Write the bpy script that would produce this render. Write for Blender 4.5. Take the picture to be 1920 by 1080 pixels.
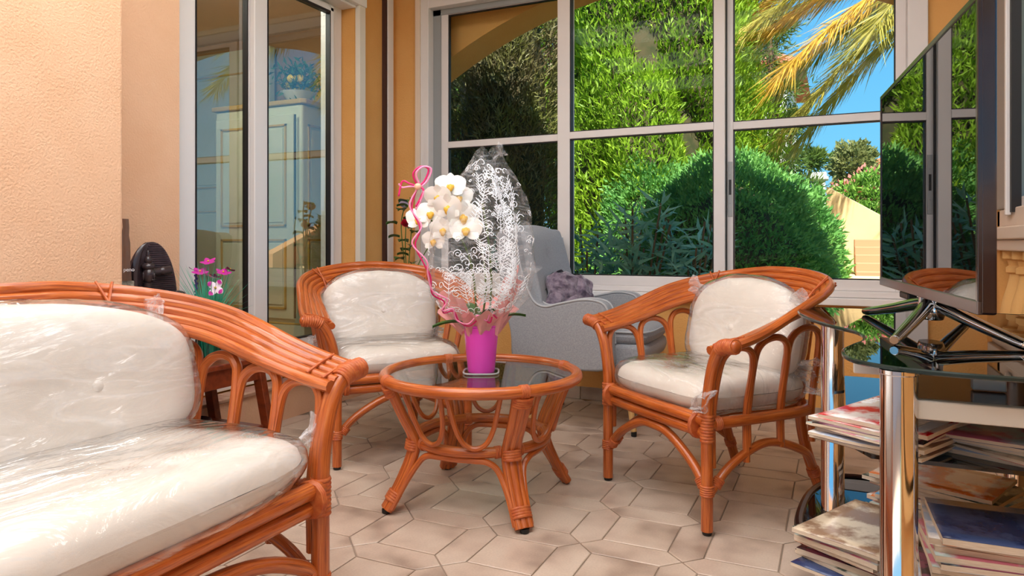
import bpy, bmesh, math, random
import numpy as np
from mathutils import Vector, Matrix, Quaternion, noise
for o in list(bpy.data.objects): bpy.data.objects.remove(o, do_unlink=True)
scene = bpy.context.scene
COL = scene.collection
rnd = random.Random(7)
PI = math.pi
# room frame: X runs along the window wall (to the right), Y towards the window, Z up
# ---------------------------------------------------------------- camera
cam = bpy.data.cameras.new('camera'); camo = bpy.data.objects.new('camera', cam); COL.objects.link(camo)
cam.sensor_width = 36; cam.lens = 24.75; cam.shift_y = -0.04375; cam.clip_start = 0.02; cam.clip_end = 400
camo.location = (0, 0, 0.89); camo.rotation_euler = (PI/2, 0, math.radians(24.8))
scene.camera = camo
# ---------------------------------------------------------------- sky, sun, exposure
SKY_STRENGTH = 0.80; SUN_STRENGTH = 7.0; EXPOSURE = 0.8; FILL_STRENGTH = 3.1
world = bpy.data.worlds.new('sky'); scene.world = world; world.use_nodes = True
wn = world.node_tree.nodes; wl = world.node_tree.links
# clear summer sky: pale at the horizon, deep blue overhead, the same all round
tcw = wn.new('ShaderNodeTexCoord'); sxyz = wn.new('ShaderNodeSeparateXYZ'); rampw = wn.new('ShaderNodeValToRGB')
wl.new(tcw.outputs['Generated'], sxyz.inputs[0]); wl.new(sxyz.outputs['Z'], rampw.inputs[0])
def lin(c):
    return tuple((x/255/12.92 if x/255 <= .04045 else ((x/255+.055)/1.055)**2.4) for x in c[:3]) + (1.,)
el = rampw.color_ramp.elements; el[0].position = 0; el[0].color = lin((150, 206, 238)); el[1].position = 1; el[1].color = lin((52, 124, 206))
el.new(.12).color = lin((112, 188, 234)); el.new(.35).color = lin((84, 166, 226))
wn['Background'].inputs['Strength'].default_value = SKY_STRENGTH
wl.new(rampw.outputs[0], wn['Background'].inputs['Color'])
sun = bpy.data.lights.new('sun', 'SUN'); suno = bpy.data.objects.new('sun', sun); COL.objects.link(suno)
sun.energy = SUN_STRENGTH; sun.angle = 0.009; sun.color = (1, .95, .86)
suno.rotation_euler = Vector((-.27, .59, -.76)).to_track_quat('-Z', 'Y').to_euler()
vs = scene.view_settings
vs.view_transform = 'Standard'; vs.look = 'None'; vs.gamma = 1; vs.exposure = EXPOSURE; vs.use_curve_mapping = False

# ---------------------------------------------------------------- helpers
def lin(c):
    return tuple((x/255/12.92 if x/255 <= .04045 else ((x/255+.055)/1.055)**2.4) for x in c[:3]) + (1.,)
def V(*a): return Vector(a)
class Nodes:
    def __init__(s, m):
        s.m = m; m.use_nodes = True; s.t = m.node_tree; s.n = s.t.nodes; s.n.clear()
        s.out = s.n.new('ShaderNodeOutputMaterial')
    def add(s, kind, **kw):
        n = s.n.new('ShaderNode'+kind)
        for k, v in kw.items():
            if hasattr(n, k) and not k[0].isupper(): setattr(n, k, v)
            else:
                n.inputs[k.replace('_', ' ')].default_value = v
        return n
    def link(s, a, b): s.t.links.new(a, b)
    def schlick(s, ior, gain=1., normal=None):
        """reflectance of a thin sheet, the same from either side"""
        f0 = ((ior-1)/(ior+1))**2; lw = s.add('LayerWeight'); pw = s.add('Math'); pw.operation = 'POWER'; pw.inputs[1].default_value = 5; s.link(lw.outputs['Facing'], pw.inputs[0])
        ma = s.add('Math'); ma.operation = 'MULTIPLY_ADD'; ma.use_clamp = True; ma.inputs[1].default_value = (1-f0)*gain; ma.inputs[2].default_value = f0*gain; s.link(pw.outputs[0], ma.inputs[0])
        return ma
MATS = {}
def mat(name, color, rough=.5, metal=0, spec=.5, color2=None, nscale=8, ncontrast=(.35, .65), bump=0, bscale=60, coords='Object',
        stretch=(1, 1, 1), rand=0, coat=0, trans=0, ior=1.45, sheen=0, alpha=1, subsurf=0, voronoi=False):
    if name in MATS: return MATS[name]
    m = bpy.data.materials.new(name); N = Nodes(m); MATS[name] = m
    p = N.add('BsdfPrincipled'); N.link(p.outputs[0], N.out.inputs[0])
    p.inputs['Base Color'].default_value = lin(color); p.inputs['Roughness'].default_value = rough
    p.inputs['Metallic'].default_value = metal; p.inputs['Specular IOR Level'].default_value = spec
    p.inputs['IOR'].default_value = ior
    if coat: p.inputs['Coat Weight'].default_value = coat; p.inputs['Coat Roughness'].default_value = .08
    if trans: p.inputs['Transmission Weight'].default_value = trans
    if sheen: p.inputs['Sheen Weight'].default_value = sheen
    if alpha < 1: p.inputs['Alpha'].default_value = alpha
    if subsurf: p.inputs['Subsurface Weight'].default_value = subsurf; p.inputs['Subsurface Scale'].default_value = .02
    col = None
    if color2 or bump:
        tc = N.add('TexCoord'); mp = N.add('Mapping'); N.link(tc.outputs[coords], mp.inputs[0]); mp.inputs['Scale'].default_value = stretch
    if color2:
        nz = N.add('TexNoise', Scale=nscale, Detail=5.0, Roughness=.6); N.link(mp.outputs[0], nz.inputs['Vector'])
        cr = N.add('ValToRGB'); cr.color_ramp.elements[0].position = ncontrast[0]; cr.color_ramp.elements[1].position = ncontrast[1]
        cr.color_ramp.elements[0].color = lin(color); cr.color_ramp.elements[1].color = lin(color2)
        N.link(nz.outputs['Fac'], cr.inputs[0]); col = cr.outputs[0]
    if rand:
        oi = N.add('ObjectInfo'); mr = N.add('MapRange'); mr.inputs['To Min'].default_value = 1-rand; mr.inputs['To Max'].default_value = 1+rand
        N.link(oi.outputs['Random'], mr.inputs['Value'])
        hs = N.add('HueSaturation'); N.link(mr.outputs[0], hs.inputs['Value'])
        if col: N.link(col, hs.inputs['Color'])
        else: hs.inputs['Color'].default_value = lin(color)
        col = hs.outputs[0]
    if col: N.link(col, p.inputs['Base Color'])
    if bump:
        b = N.add('Bump', Strength=bump, Distance=.01)
        nz = N.add('TexVoronoi' if voronoi else 'TexNoise', Scale=bscale)
        if not voronoi: nz.inputs['Detail'].default_value = 4
        N.link(mp.outputs[0], nz.inputs['Vector']); N.link(nz.outputs[0], b.inputs['Height']); N.link(b.outputs[0], p.inputs['Normal'])
    return m
def pane_mat(name, tint=(255, 255, 255), ior=1.5, rough=0.0, base=.0, white=0.):
    """thin clear sheet: transparent plus Fresnel reflection"""
    if name in MATS: return MATS[name]
    m = bpy.data.materials.new(name); N = Nodes(m); MATS[name] = m
    tr = N.add('BsdfTransparent'); tr.inputs[0].default_value = lin(tint)
    gl = N.add('BsdfGlossy'); gl.inputs['Roughness'].default_value = rough; gl.inputs[0].default_value = (1, 1, 1, 1)
    fr = N.schlick(ior); mx = N.add('MixShader')
    if base:
        ad = N.add('Math'); ad.operation = 'ADD'; ad.use_clamp = True; N.link(fr.outputs[0], ad.inputs[0]); ad.inputs[1].default_value = base; N.link(ad.outputs[0], mx.inputs[0])
    else: N.link(fr.outputs[0], mx.inputs[0])
    N.link(tr.outputs[0], mx.inputs[1]); N.link(gl.outputs[0], mx.inputs[2]); N.link(mx.outputs[0], N.out.inputs[0])
    return m
def wrap_mat(name, bscale=14, strength=.9, milky=.10, refl=.5):
    """crumpled clear packing film"""
    m = bpy.data.materials.new(name); N = Nodes(m); MATS[name] = m
    tc = N.add('TexCoord'); mp = N.add('Mapping'); mp.inputs['Scale'].default_value = (.7, 1, 2.6); mp.inputs['Rotation'].default_value = (.0, .55, .0); N.link(tc.outputs['Object'], mp.inputs[0])
    nz = N.add('TexNoise', Scale=bscale, Detail=4.0, Distortion=2.2); N.link(mp.outputs[0], nz.inputs['Vector'])
    b = N.add('Bump', Strength=strength, Distance=.03); N.link(nz.outputs[0], b.inputs['Height'])
    gl = N.add('BsdfGlossy'); gl.inputs['Roughness'].default_value = .13; N.link(b.outputs[0], gl.inputs['Normal'])
    df = N.add('BsdfDiffuse'); df.inputs[0].default_value = (.92, .92, .94, 1)
    n3 = N.add('TexNoise', Scale=bscale*.7, Detail=3.0, Distortion=1.6); N.link(mp.outputs[0], n3.inputs['Vector'])
    sb = N.add('Math'); sb.operation = 'SUBTRACT'; sb.inputs[1].default_value = .5; N.link(n3.outputs[0], sb.inputs[0]); ab = N.add('Math'); ab.operation = 'ABSOLUTE'; N.link(sb.outputs[0], ab.inputs[0])
    mr = N.add('MapRange'); mr.inputs['From Min'].default_value = 0; mr.inputs['From Max'].default_value = .05; mr.inputs['To Min'].default_value = min(1, milky+.16); mr.inputs['To Max'].default_value = milky; N.link(ab.outputs[0], mr.inputs['Value'])
    tr = N.add('BsdfTransparent'); ad = N.schlick(1.42, refl)
    m1 = N.add('MixShader'); N.link(mr.outputs[0], m1.inputs[0]); N.link(tr.outputs[0], m1.inputs[1]); N.link(df.outputs[0], m1.inputs[2])
    m2 = N.add('MixShader'); N.link(ad.outputs[0], m2.inputs[0]); N.link(m1.outputs[0], m2.inputs[1]); N.link(gl.outputs[0], m2.inputs[2])
    N.link(m2.outputs[0], N.out.inputs[0])
    return m

def crom(pts, n=6, closed=False):
    """Catmull-Rom through control points"""
    P = [Vector(p) for p in pts]; out = []
    m = len(P); rng = range(m if closed else m-1)
    for i in rng:
        if closed: a, b, c, d = P[i-1], P[i], P[(i+1) % m], P[(i+2) % m]
        else: a = P[i-1] if i else P[0]*2-P[1]; b = P[i]; c = P[i+1]; d = P[i+2] if i+2 < m else P[-1]*2-P[-2]
        for k in range(n):
            t = k/n
            out.append(.5*((2*b)+(c-a)*t+(2*a-5*b+4*c-d)*t*t+(3*b-a-3*c+d)*t**3))
    if not closed: out.append(P[-1].copy())
    return out
class MB:
    def __init__(s): s.v = []; s.f = []; s.uv = []; s.p = []
    def add(s, vs, fs, uvs=None):
        o = len(s.v); s.p.append((o, len(s.f))); s.v += [tuple(x) for x in vs]; s.f += [tuple(i+o for i in f) for f in fs]
        s.uv += uvs if uvs else [None]*len(fs)
        return s
    def box(s, x0, x1, y0, y1, z0, z1, M=None):
        vs = [V(x, y, z) for z in (z0, z1) for y in (y0, y1) for x in (x0, x1)]
        if M: vs = [M @ q for q in vs]
        return s.add(vs, [(0, 2, 3, 1), (4, 5, 7, 6), (0, 1, 5, 4), (2, 6, 7, 3), (0, 4, 6, 2), (1, 3, 7, 5)])
    def tube(s, pts, r, seg=10, closed=False, cap=True):
        P = [Vector(p) for p in pts]; n = len(P); R = r if hasattr(r, '__len__') else [r]*n
        T = []
        for i in range(n):
            if closed: t = P[(i+1) % n]-P[i-1]
            else: t = P[min(i+1, n-1)]-P[max(i-1, 0)]
            T.append(t.normalized() if t.length > 1e-9 else V(0, 0, 1))
        a = V(0, 0, 1) if abs(T[0].z) < .9 else V(1, 0, 0)
        nrm = (a-T[0]*a.dot(T[0])).normalized(); vs = []; L = [0]
        for i in range(n):
            if i:
                nrm = (nrm-T[i]*nrm.dot(T[i])); nrm = nrm.normalized() if nrm.length > 1e-6 else T[i].orthogonal().normalized(); L.append(L[-1]+(P[i]-P[i-1]).length)
            b = T[i].cross(nrm)
            for k in range(seg):
                t = 2*PI*k/seg; vs.append(P[i]+(nrm*math.cos(t)+b*math.sin(t))*R[i])
        fs = []; uv = []; off = rnd.random()*20
        for i in range(n if closed else n-1):
            j = (i+1) % n
            for k in range(seg):
                k2 = (k+1) % seg; fs.append((i*seg+k, i*seg+k2, j*seg+k2, j*seg+k))
                l2 = L[i+1] if i+1 < n else L[i]+.01
                uv.append([(L[i]+off, k/seg), (L[i]+off, (k+1)/seg), (l2+off, (k+1)/seg), (l2+off, k/seg)])
        if cap and not closed:
            fs.append(tuple(range(seg-1, -1, -1))); fs.append(tuple((n-1)*seg+k for k in range(seg))); uv += [None, None]
        return s.add(vs, fs, uv)
    def rod(s, pts, r, n=6, seg=10, **k): return s.tube(crom(pts, n), r, seg, **k)
    def lathe(s, prof, seg=24, M=None, cap=True):
        vs = []; n = len(prof)
        for (r, z) in prof:
            for k in range(seg):
                t = 2*PI*k/seg; vs.append(V(r*math.cos(t), r*math.sin(t), z))
        if M: vs = [M @ q for q in vs]
        fs = [(i*seg+k, i*seg+(k+1) % seg, (i+1)*seg+(k+1) % seg, (i+1)*seg+k) for i in range(n-1) for k in range(seg)]
        if cap: fs.append(tuple(range(seg-1, -1, -1))); fs.append(tuple((n-1)*seg+k for k in range(seg)))
        return s.add(vs, fs)
    def ell(s, c, r, M=None, seg=16, rings=10):
        prof = [(math.sin(PI*i/rings), -math.cos(PI*i/rings)) for i in range(rings+1)]
        prof[0] = (1e-3, -1); prof[-1] = (1e-3, 1)
        T = Matrix.Translation(c) @ (M.to_4x4() if M else Matrix.Identity(4)) @ Matrix.Diagonal((*r, 1))
        return s.lathe(prof, seg, T)
    def prism(s, poly, z0, z1, M=None):
        n = len(poly); vs = [V(x, y, z0) for x, y in poly]+[V(x, y, z1) for x, y in poly]
        if M: vs = [M @ q for q in vs]
        return s.add(vs, [tuple(range(n-1, -1, -1)), tuple(range(n, 2*n))]+[(i, (i+1) % n, n+(i+1) % n, n+i) for i in range(n)])
    def grid(s, fn, nu, nv, closed_u=False):
        vs = [fn(i/(nu if closed_u else nu-1), j/(nv-1)) for j in range(nv) for i in range(nu)]
        fs = [(j*nu+i, j*nu+(i+1) % nu, (j+1)*nu+(i+1) % nu, (j+1)*nu+i) for j in range(nv-1) for i in range(nu if closed_u else nu-1)]
        return s.add(vs, fs)
    def wrap(s, p, axis, r, length, turns=4, seg=12):
        """cane binding round a pole"""
        q = Vector(axis).to_track_quat('Z', 'Y').to_matrix().to_4x4(); prof = []
        for i in range(turns*4+1):
            z = length*(i/(turns*4)-.5); prof.append((r+.0022*abs(math.sin(PI*i/4)), z))
        return s.lathe(prof, seg, Matrix.Translation(p) @ q)
    def mesh(s, name, smooth=True, ang=None):
        me = bpy.data.meshes.new(name); me.from_pydata(s.v, [], s.f)
        if any(u is not None for u in s.uv):
            ul = me.uv_layers.new(name='UVMap'); i = 0; buf = []
            for f, u in zip(s.f, s.uv):
                buf += [c for q in (u if u else [(0, 0)]*len(f)) for c in q]
            ul.data.foreach_set('uv', buf)
        if smooth:
            me.polygons.foreach_set('use_smooth', [True]*len(me.polygons))
            if ang: me.set_sharp_from_angle(angle=math.radians(ang))
        me.update(); return me
    def build(s, name, m, parent=None, smooth=True, ang=40, bevel=0, sub=0, solid=0):
        me = s.mesh(name, smooth, ang); o = bpy.data.objects.new(name, me); COL.objects.link(o)
        if m: me.materials.append(m)
        o.parent = parent
        if solid: md = o.modifiers.new('thickness', 'SOLIDIFY'); md.thickness = solid; md.offset = 0
        if bevel: md = o.modifiers.new('bevel', 'BEVEL'); md.width = bevel; md.segments = 3; md.limit_method = 'ANGLE'; md.harden_normals = False
        if sub: md = o.modifiers.new('sub', 'SUBSURF'); md.levels = sub; md.render_levels = sub
        return o
def each(b, name, m, parent, **kw):
    """every piece of the builder becomes an object of its own"""
    ends = b.p[1:]+[(len(b.v), len(b.f))]; out = []
    for (v0, f0), (v1, f1) in zip(b.p, ends):
        q = MB(); q.v = b.v[v0:v1]; q.f = [tuple(i-v0 for i in f) for f in b.f[f0:f1]]; q.uv = b.uv[f0:f1]; out.append(q.build(name, m, parent, **kw))
    return out
def BOX(name, m, parent, *b, bevel=0): return MB().box(*b).build(name, m, parent, smooth=bool(bevel), bevel=bevel)
def tag(o, label=None, cat=None, group=None, kind=None):
    for k, v in (('label', label), ('category', cat), ('group', group), ('kind', kind)):
        if v: o[k] = v
    return o
def thing(name, label, cat, loc=(0, 0, 0), rz=0, group=None, kind=None):
    o = bpy.data.objects.new(name, None); COL.objects.link(o); o.location = loc; o.rotation_euler = (0, 0, rz); o.empty_display_size = .1
    return tag(o, label, cat, group, kind)
def struct(name, loc=(0, 0, 0)): return thing(name, None, None, loc, kind='structure')
def inst(src, parent, loc=None, rot=None, scale=None):
    o = src.copy(); COL.objects.link(o); o.parent = parent
    if loc is not None: o.location = loc
    if rot is not None: o.rotation_euler = rot
    if scale is not None: o.scale = scale
    return o
def copy_tree(o, parent=None):
    c = o.copy(); COL.objects.link(c); c.parent = parent
    for ch in [x for x in o.children]: copy_tree(ch, c)
    return c
def text_mesh(name, body, size, m, parent, M, extr=.0004):
    cu = bpy.data.curves.new(name, 'FONT'); cu.body = body; cu.size = size; cu.extrude = extr; cu.align_x = 'CENTER'; cu.align_y = 'CENTER'
    t = bpy.data.objects.new(name+'_c', cu); COL.objects.link(t); bpy.context.view_layer.update()
    me = bpy.data.meshes.new_from_object(t.evaluated_get(bpy.context.evaluated_depsgraph_get())); bpy.data.objects.remove(t, do_unlink=True)
    o = bpy.data.objects.new(name, me); COL.objects.link(o); me.materials.clear(); me.materials.append(m); o.parent = parent; o.matrix_local = M
    return o
def pillow(w, h, t, n=3.0, wr=0.0, seed=0, top=None, ns=6., seg=56, rings=14, power=5):
    """soft slab in the XZ plane (width w, height h), thickness t along Y; top(x) reshapes the outline"""
    b = MB(); vs = []
    for side in (1, -1):
        for i in range(rings+1):
            r = i/rings; r = 1-(1-r)**1.6
            for k in range(seg):
                a = 2*PI*k/seg; c, s_ = math.cos(a), math.sin(a)
                x = abs(c)**(2/n)*math.copysign(1, c); z = abs(s_)**(2/n)*math.copysign(1, s_)
                x, z = x*r, z*r
                th = (1-min(r, 1)**power)**.5
                p = V(x*w/2, side*th*t/2, z*h/2)
                if top and p.z > -h*.2: p.z += (p.z+h*.2)/(h*.7)*top(x)
                if wr:
                    q = p*ns+V(seed, side*3, 0); p += noise.noise_vector(q)*wr+noise.noise_vector(q*2.7)*wr*.35
                vs.append(p)
    m = (rings+1)*seg; fs = []
    for sd in (0, 1):
        for i in range(rings):
            for k in range(seg):
                f = (sd*m+i*seg+k, sd*m+i*seg+(k+1) % seg, sd*m+(i+1)*seg+(k+1) % seg, sd*m+(i+1)*seg+k)
                fs.append(f if sd == 0 else f[::-1])
    b.add(vs, fs); return b
def leaf_cloud(P, D, L, Wd, name, m, parent=None, bend=.15, seed=1):
    """many small pointed leaves: P points, D directions, L lengths, Wd widths"""
    g = np.random.default_rng(seed); n = len(P)
    D = D/np.linalg.norm(D, axis=1, keepdims=True); A = g.normal(size=(n, 3)); S = np.cross(D, A); S /= np.linalg.norm(S, axis=1, keepdims=True)
    U = np.cross(S, D); L = L[:, None]; Wd = Wd[:, None]
    mid = P+D*L*.45+U*L*bend
    vs = np.stack([P, mid+S*Wd, P+D*L, mid-S*Wd], 1).reshape(-1, 3)
    me = bpy.data.meshes.new(name); me.vertices.add(4*n); me.vertices.foreach_set('co', vs.ravel())
    me.loops.add(4*n); me.loops.foreach_set('vertex_index', np.arange(4*n)); me.polygons.add(n); me.polygons.foreach_set('loop_start', np.arange(n)*4)
    try: me.polygons.foreach_set('loop_total', np.full(n, 4))
    except Exception: pass
    me.update(calc_edges=True); me.validate(); me.materials.append(m)
    o = bpy.data.objects.new(name, me); COL.objects.link(o); o.parent = parent
    return o
# ================================================================ materials shared by the setting
PEACH = mat('peach_render', (238, 194, 158), .9, color2=(232, 184, 146), nscale=3, bump=.40, bscale=120)
ORANGE = mat('peach_render_orange_lit', (230, 174, 104), .9, color2=(224, 164, 92), nscale=2.5, bump=.3, bscale=110)  # same paint as the peach; the light's orange tone is put into the colour
CEIL = mat('ceiling_paint', (240, 226, 206), .9, bump=.15, bscale=50)
ALU = mat('white_aluminium', (228, 222, 220), .35, color2=(222, 216, 214), nscale=2)
PVC = mat('white_pvc', (236, 232, 230), .32)
GREYFR = mat('grey_aluminium', (150, 152, 152), .4)
GASKET = mat('black_gasket', (28, 24, 26), .5)
GROUT = mat('grout', (150, 132, 116), .9, bump=.3, bscale=200)
GLASS = pane_mat('window_glass', (250, 252, 250), 1.09)
DOORGLASS = pane_mat('door_glass', (236, 244, 241), 1.95)
BLACK = mat('black_plastic', (22, 20, 20), .35)
CHROME = mat('chrome', (225, 225, 228), .06, metal=1)

def tile_mat():
    m = bpy.data.materials.new('glazed_tile'); N = Nodes(m); MATS['tile'] = m
    p = N.add('BsdfPrincipled'); N.link(p.outputs[0], N.out.inputs[0]); p.inputs['Roughness'].default_value = .33
    tc = N.add('TexCoord'); oi = N.add('ObjectInfo'); mu = N.add('VectorMath'); mu.operation = 'MULTIPLY_ADD'
    cb = N.add('CombineXYZ'); N.link(oi.outputs['Random'], cb.inputs[0]); N.link(oi.outputs['Random'], cb.inputs[1])
    mu.inputs[1].default_value = (37, 61, 0); N.link(cb.outputs[0], mu.inputs[0]); N.link(tc.outputs['Object'], mu.inputs[2])
    nz = N.add('TexNoise', Scale=6.0, Detail=2.0); N.link(mu.outputs[0], nz.inputs['Vector'])
    fn = N.add('TexNoise', Scale=160.0, Detail=3.0); N.link(tc.outputs['Object'], fn.inputs['Vector'])
    cr = N.add('ValToRGB'); e = cr.color_ramp.elements; e[0].position = .3; e[0].color = lin((164, 142, 126)); e[1].position = .62; e[1].color = lin((214, 194, 176))
    e2 = e.new(.48); e2.color = lin((204, 182, 164)); N.link(nz.outputs['Fac'], cr.inputs[0])
    mx = N.add('MixRGB'); mx.blend_type = 'MULTIPLY'; mx.inputs[0].default_value = .25; N.link(cr.outputs[0], mx.inputs[1]); N.link(fn.outputs['Fac'], mx.inputs[2])
    N.link(mx.outputs[0], p.inputs['Base Color'])
    b = N.add('Bump', Strength=.06, Distance=.004); N.link(nz.outputs[0], b.inputs['Height']); N.link(b.outputs[0], p.inputs['Normal'])
    return m
TILE = tile_mat()
# ================================================================ floor
floor = MB().box(-2.62, .75, -3.2, 4.0, -.12, -.004).build('floor', GROUT, None, smooth=False); floor['kind'] = 'structure'
L = .30; S = .198
def inset(poly, d):
    c = V(sum(p[0] for p in poly)/len(poly), sum(p[1] for p in poly)/len(poly)); out = []; n = len(poly)
    for i in range(n):
        a, b, q = Vector(poly[i-1]), Vector(poly[i]), Vector(poly[(i+1) % n])
        e1 = (b-a).normalized(); e2 = (q-b).normalized(); n1 = V(-e1.y, e1.x); n2 = V(-e2.y, e2.x); bi = (n1+n2).normalized()
        out.append(tuple(b+bi*d/max(.3, bi.dot(n1))))
    return out
def tile_mesh(b, poly, ox=0, oy=0):
    o = inset(poly, .0022); i = inset(poly, .0045); n = len(poly)
    vs = [(x+ox, y+oy, -.012) for x, y in o]+[(x+ox, y+oy, -.0015) for x, y in o]+[(x+ox, y+oy, 0) for x, y in i]
    fs = [(k, (k+1) % n, n+(k+1) % n, n+k) for k in range(n)]+[(n+k, n+(k+1) % n, 2*n+(k+1) % n, 2*n+k) for k in range(n)]+[tuple(range(2*n, 3*n))]
    return b.add(vs, fs)
h = S/2; g = L/2
SQ = [(-h, -h), (h, -h), (h, h), (-h, h)]
HX = [(-g+h, -h), (0, -g), (g-h, -h), (g-h, h), (0, g), (-g+h, h)]       # between left/right neighbours
HY = [(y, -x) for x, y in HX]
HY = [(-h, -g+h), (h, -g+h), (g, 0), (h, g-h), (-h, g-h), (-g, 0)]
protos = {}
def tile(kind, poly, x, y):
    nm = 'square_tile' if kind == 's' else 'hexagon_tile'
    if kind not in protos:
        protos[kind] = tile_mesh(MB(), poly).mesh(nm, False); protos[kind].materials.append(TILE)
    o = bpy.data.objects.new(nm, protos[kind]); COL.objects.link(o); o.location = (x, y, 0); o.parent = floor
    o.rotation_euler = (rnd.uniform(-.0015, .0015), rnd.uniform(-.0015, .0015), 0)
far = MB(); U0, V0 = -.543, 2.433
for i in range(-8, 6):
    for j in range(-19, 6):
        cx, cy = U0+i*L, V0+j*L
        for k, poly, x, y in (('s', SQ, cx, cy), ('x', HX, cx+g, cy), ('y', HY, cx, cy+g)):
            if not (-2.62 < x < .70 and y < 3.86): continue
            if y > 1.25: tile(k, poly, x, y)
            elif y > -3.1: tile_mesh(far, poly, x, y)
fo = far.build('tile_field', TILE, floor, smooth=False); fo['kind'] = 'stuff'
# ================================================================ walls
WV = 3.82
ww = struct('wall_window'); 
def wbox(nm, m, par, *b): return BOX(nm, m, par, *b)
b = MB(); b.box(-2.75, .62, WV, WV+.2, -.1, .59); b.box(-2.75, -2.385, WV, WV+.2, .59, 2.75); b.box(.385, .80, WV, WV+.2, .59, 2.75); b.box(-2.385, .385, WV, WV+.2, 2.42, 2.75)
o = b.build('wall_window', ORANGE, None, smooth=False); o['kind'] = 'structure'; bpy.data.objects.remove(ww, do_unlink=True)
# low tiled plinth along the window wall, one piece per tile
bb = struct('baseboard_window', (0, WV, 0)); pm = None
for i in range(11):
    x = -2.53+i*.3
    if pm is None:
        o = MB().box(.002, .298, -.012, -.001, .001, .072).build('baseboard_tile', TILE, bb, smooth=False, bevel=.002); pm = o; o.location = (x, 0, 0)
    elif x+.3 < .62: inst(pm, bb, (x, 0, 0))
# left wall with the terrace door
o = MB().box(-2.85, -2.6, 1.5, 2.175, 0, 2.75).build('wall_left_near', PEACH, None, smooth=False); o['kind'] = 'structure'
b = MB(); b.box(-2.85, -2.6, 3.40, WV+.2, 0, 2.75); b.box(-2.85, -2.6, 2.175, 3.40, 2.45, 2.75); b.box(-2.85, -2.6, 2.175, 3.4, 0, .17)
o = b.build('wall_left', ORANGE, None, smooth=False); o['kind'] = 'structure'
b = MB(); b.box(-3.2, -2.3, -1.2, 1.69, 0, 2.75); o = b.build('wall_pillar', PEACH, None, smooth=False, bevel=.012); o['kind'] = 'structure'
st = MB().box(-2.62, -2.53, 1.69, WV, 0, .165).build('step', PEACH, None, smooth=False); st['kind'] = 'structure'
NOSE = mat('terracotta_nosing', (150, 92, 76), .45, color2=(196, 160, 132), nscale=9)
pn = None
for i in range(9):
    y = 1.70+i*.235
    if pn is None: pn = MB().box(-2.64, -2.515, .002, .233, .165, .182).build('nosing_tile', NOSE, st, smooth=False, bevel=.004); pn.location.y = y
    elif y < 3.7: inst(pn, st, (0, y, 0))
cl = MB().box(-3.2, 2.6, -3.4, 4.62, 2.75, 2.95).build('ceiling', CEIL, None, smooth=False); cl['kind'] = 'structure'
# storey above and the wings of the house, seen only as the shade they cast and in reflections
o = MB().box(-9, 2.6, -9, 4.62, 2.95, 3.55).build('wall_upper', PEACH, None, smooth=False); o['kind'] = 'structure'
# arch of the veranda, outside the glazing
A0, A1 = 4.02, 4.30
def arch(u): return 2.05+.42*(1-((u+.95)/1.45)**2)
b = MB(); n = 28; us = [-2.62+3.12*i/n for i in range(n+1)]
vs = []
for v in (A0, A1):
    for u in us: vs += [(u, v, arch(u)), (u, v, 2.75)]
m = 2*(n+1); fs = []
for i in range(n):
    a = 2*i; fs += [(a, a+1, a+3, a+2), (m+a, m+a+2, m+a+3, m+a+1), (a, a+2, m+a+2, m+a)]
b.add(vs, fs); b.box(-3.2, -2.62, A0, A1, -.3, 2.75); b.box(.50, .78, A0, A1, -.3, 2.75); b.box(-2.62, .50, A0, A1, -.3, .55)
o = b.build('wall_arch', ORANGE, None, ang=30); o['kind'] = 'structure'
# ================================================================ sliding window in three sashes
w1 = struct('window_1', (0, WV, 0))
b = MB(); b.box(-2.39, -2.33, -.03, .09, .60, 2.43); b.box(.30, .385, -.03, .09, .60, 2.43); b.box(-2.39, .385, -.028, .09, 2.365, 2.43); b.box(-2.39, .385, -.028, .09, .625, .655)
b.build('frame', ALU, w1, smooth=False, bevel=.004)
b = MB(); b.box(-2.42, -2.385, -.045, -.0, .58, 2.46); b.box(-2.42, .42, -.045, -.0, 2.43, 2.465); b.build('architrave', mat('cream_trim', (228, 206, 184), .5), w1, smooth=False, bevel=.004)
BOX('sill_board', PVC, w1, -2.42, .40, -.07, .03, .588, .624, bevel=.004)
b = MB(); b.box(-2.33, .30, -.026, -.014, .640, .645); b.box(-2.33, -2.275, .03, .05, .655, 2.365); b.box(-2.33, .30, .03, .05, 2.33, 2.365); b.build('track', GREYFR, w1, smooth=False)
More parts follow.
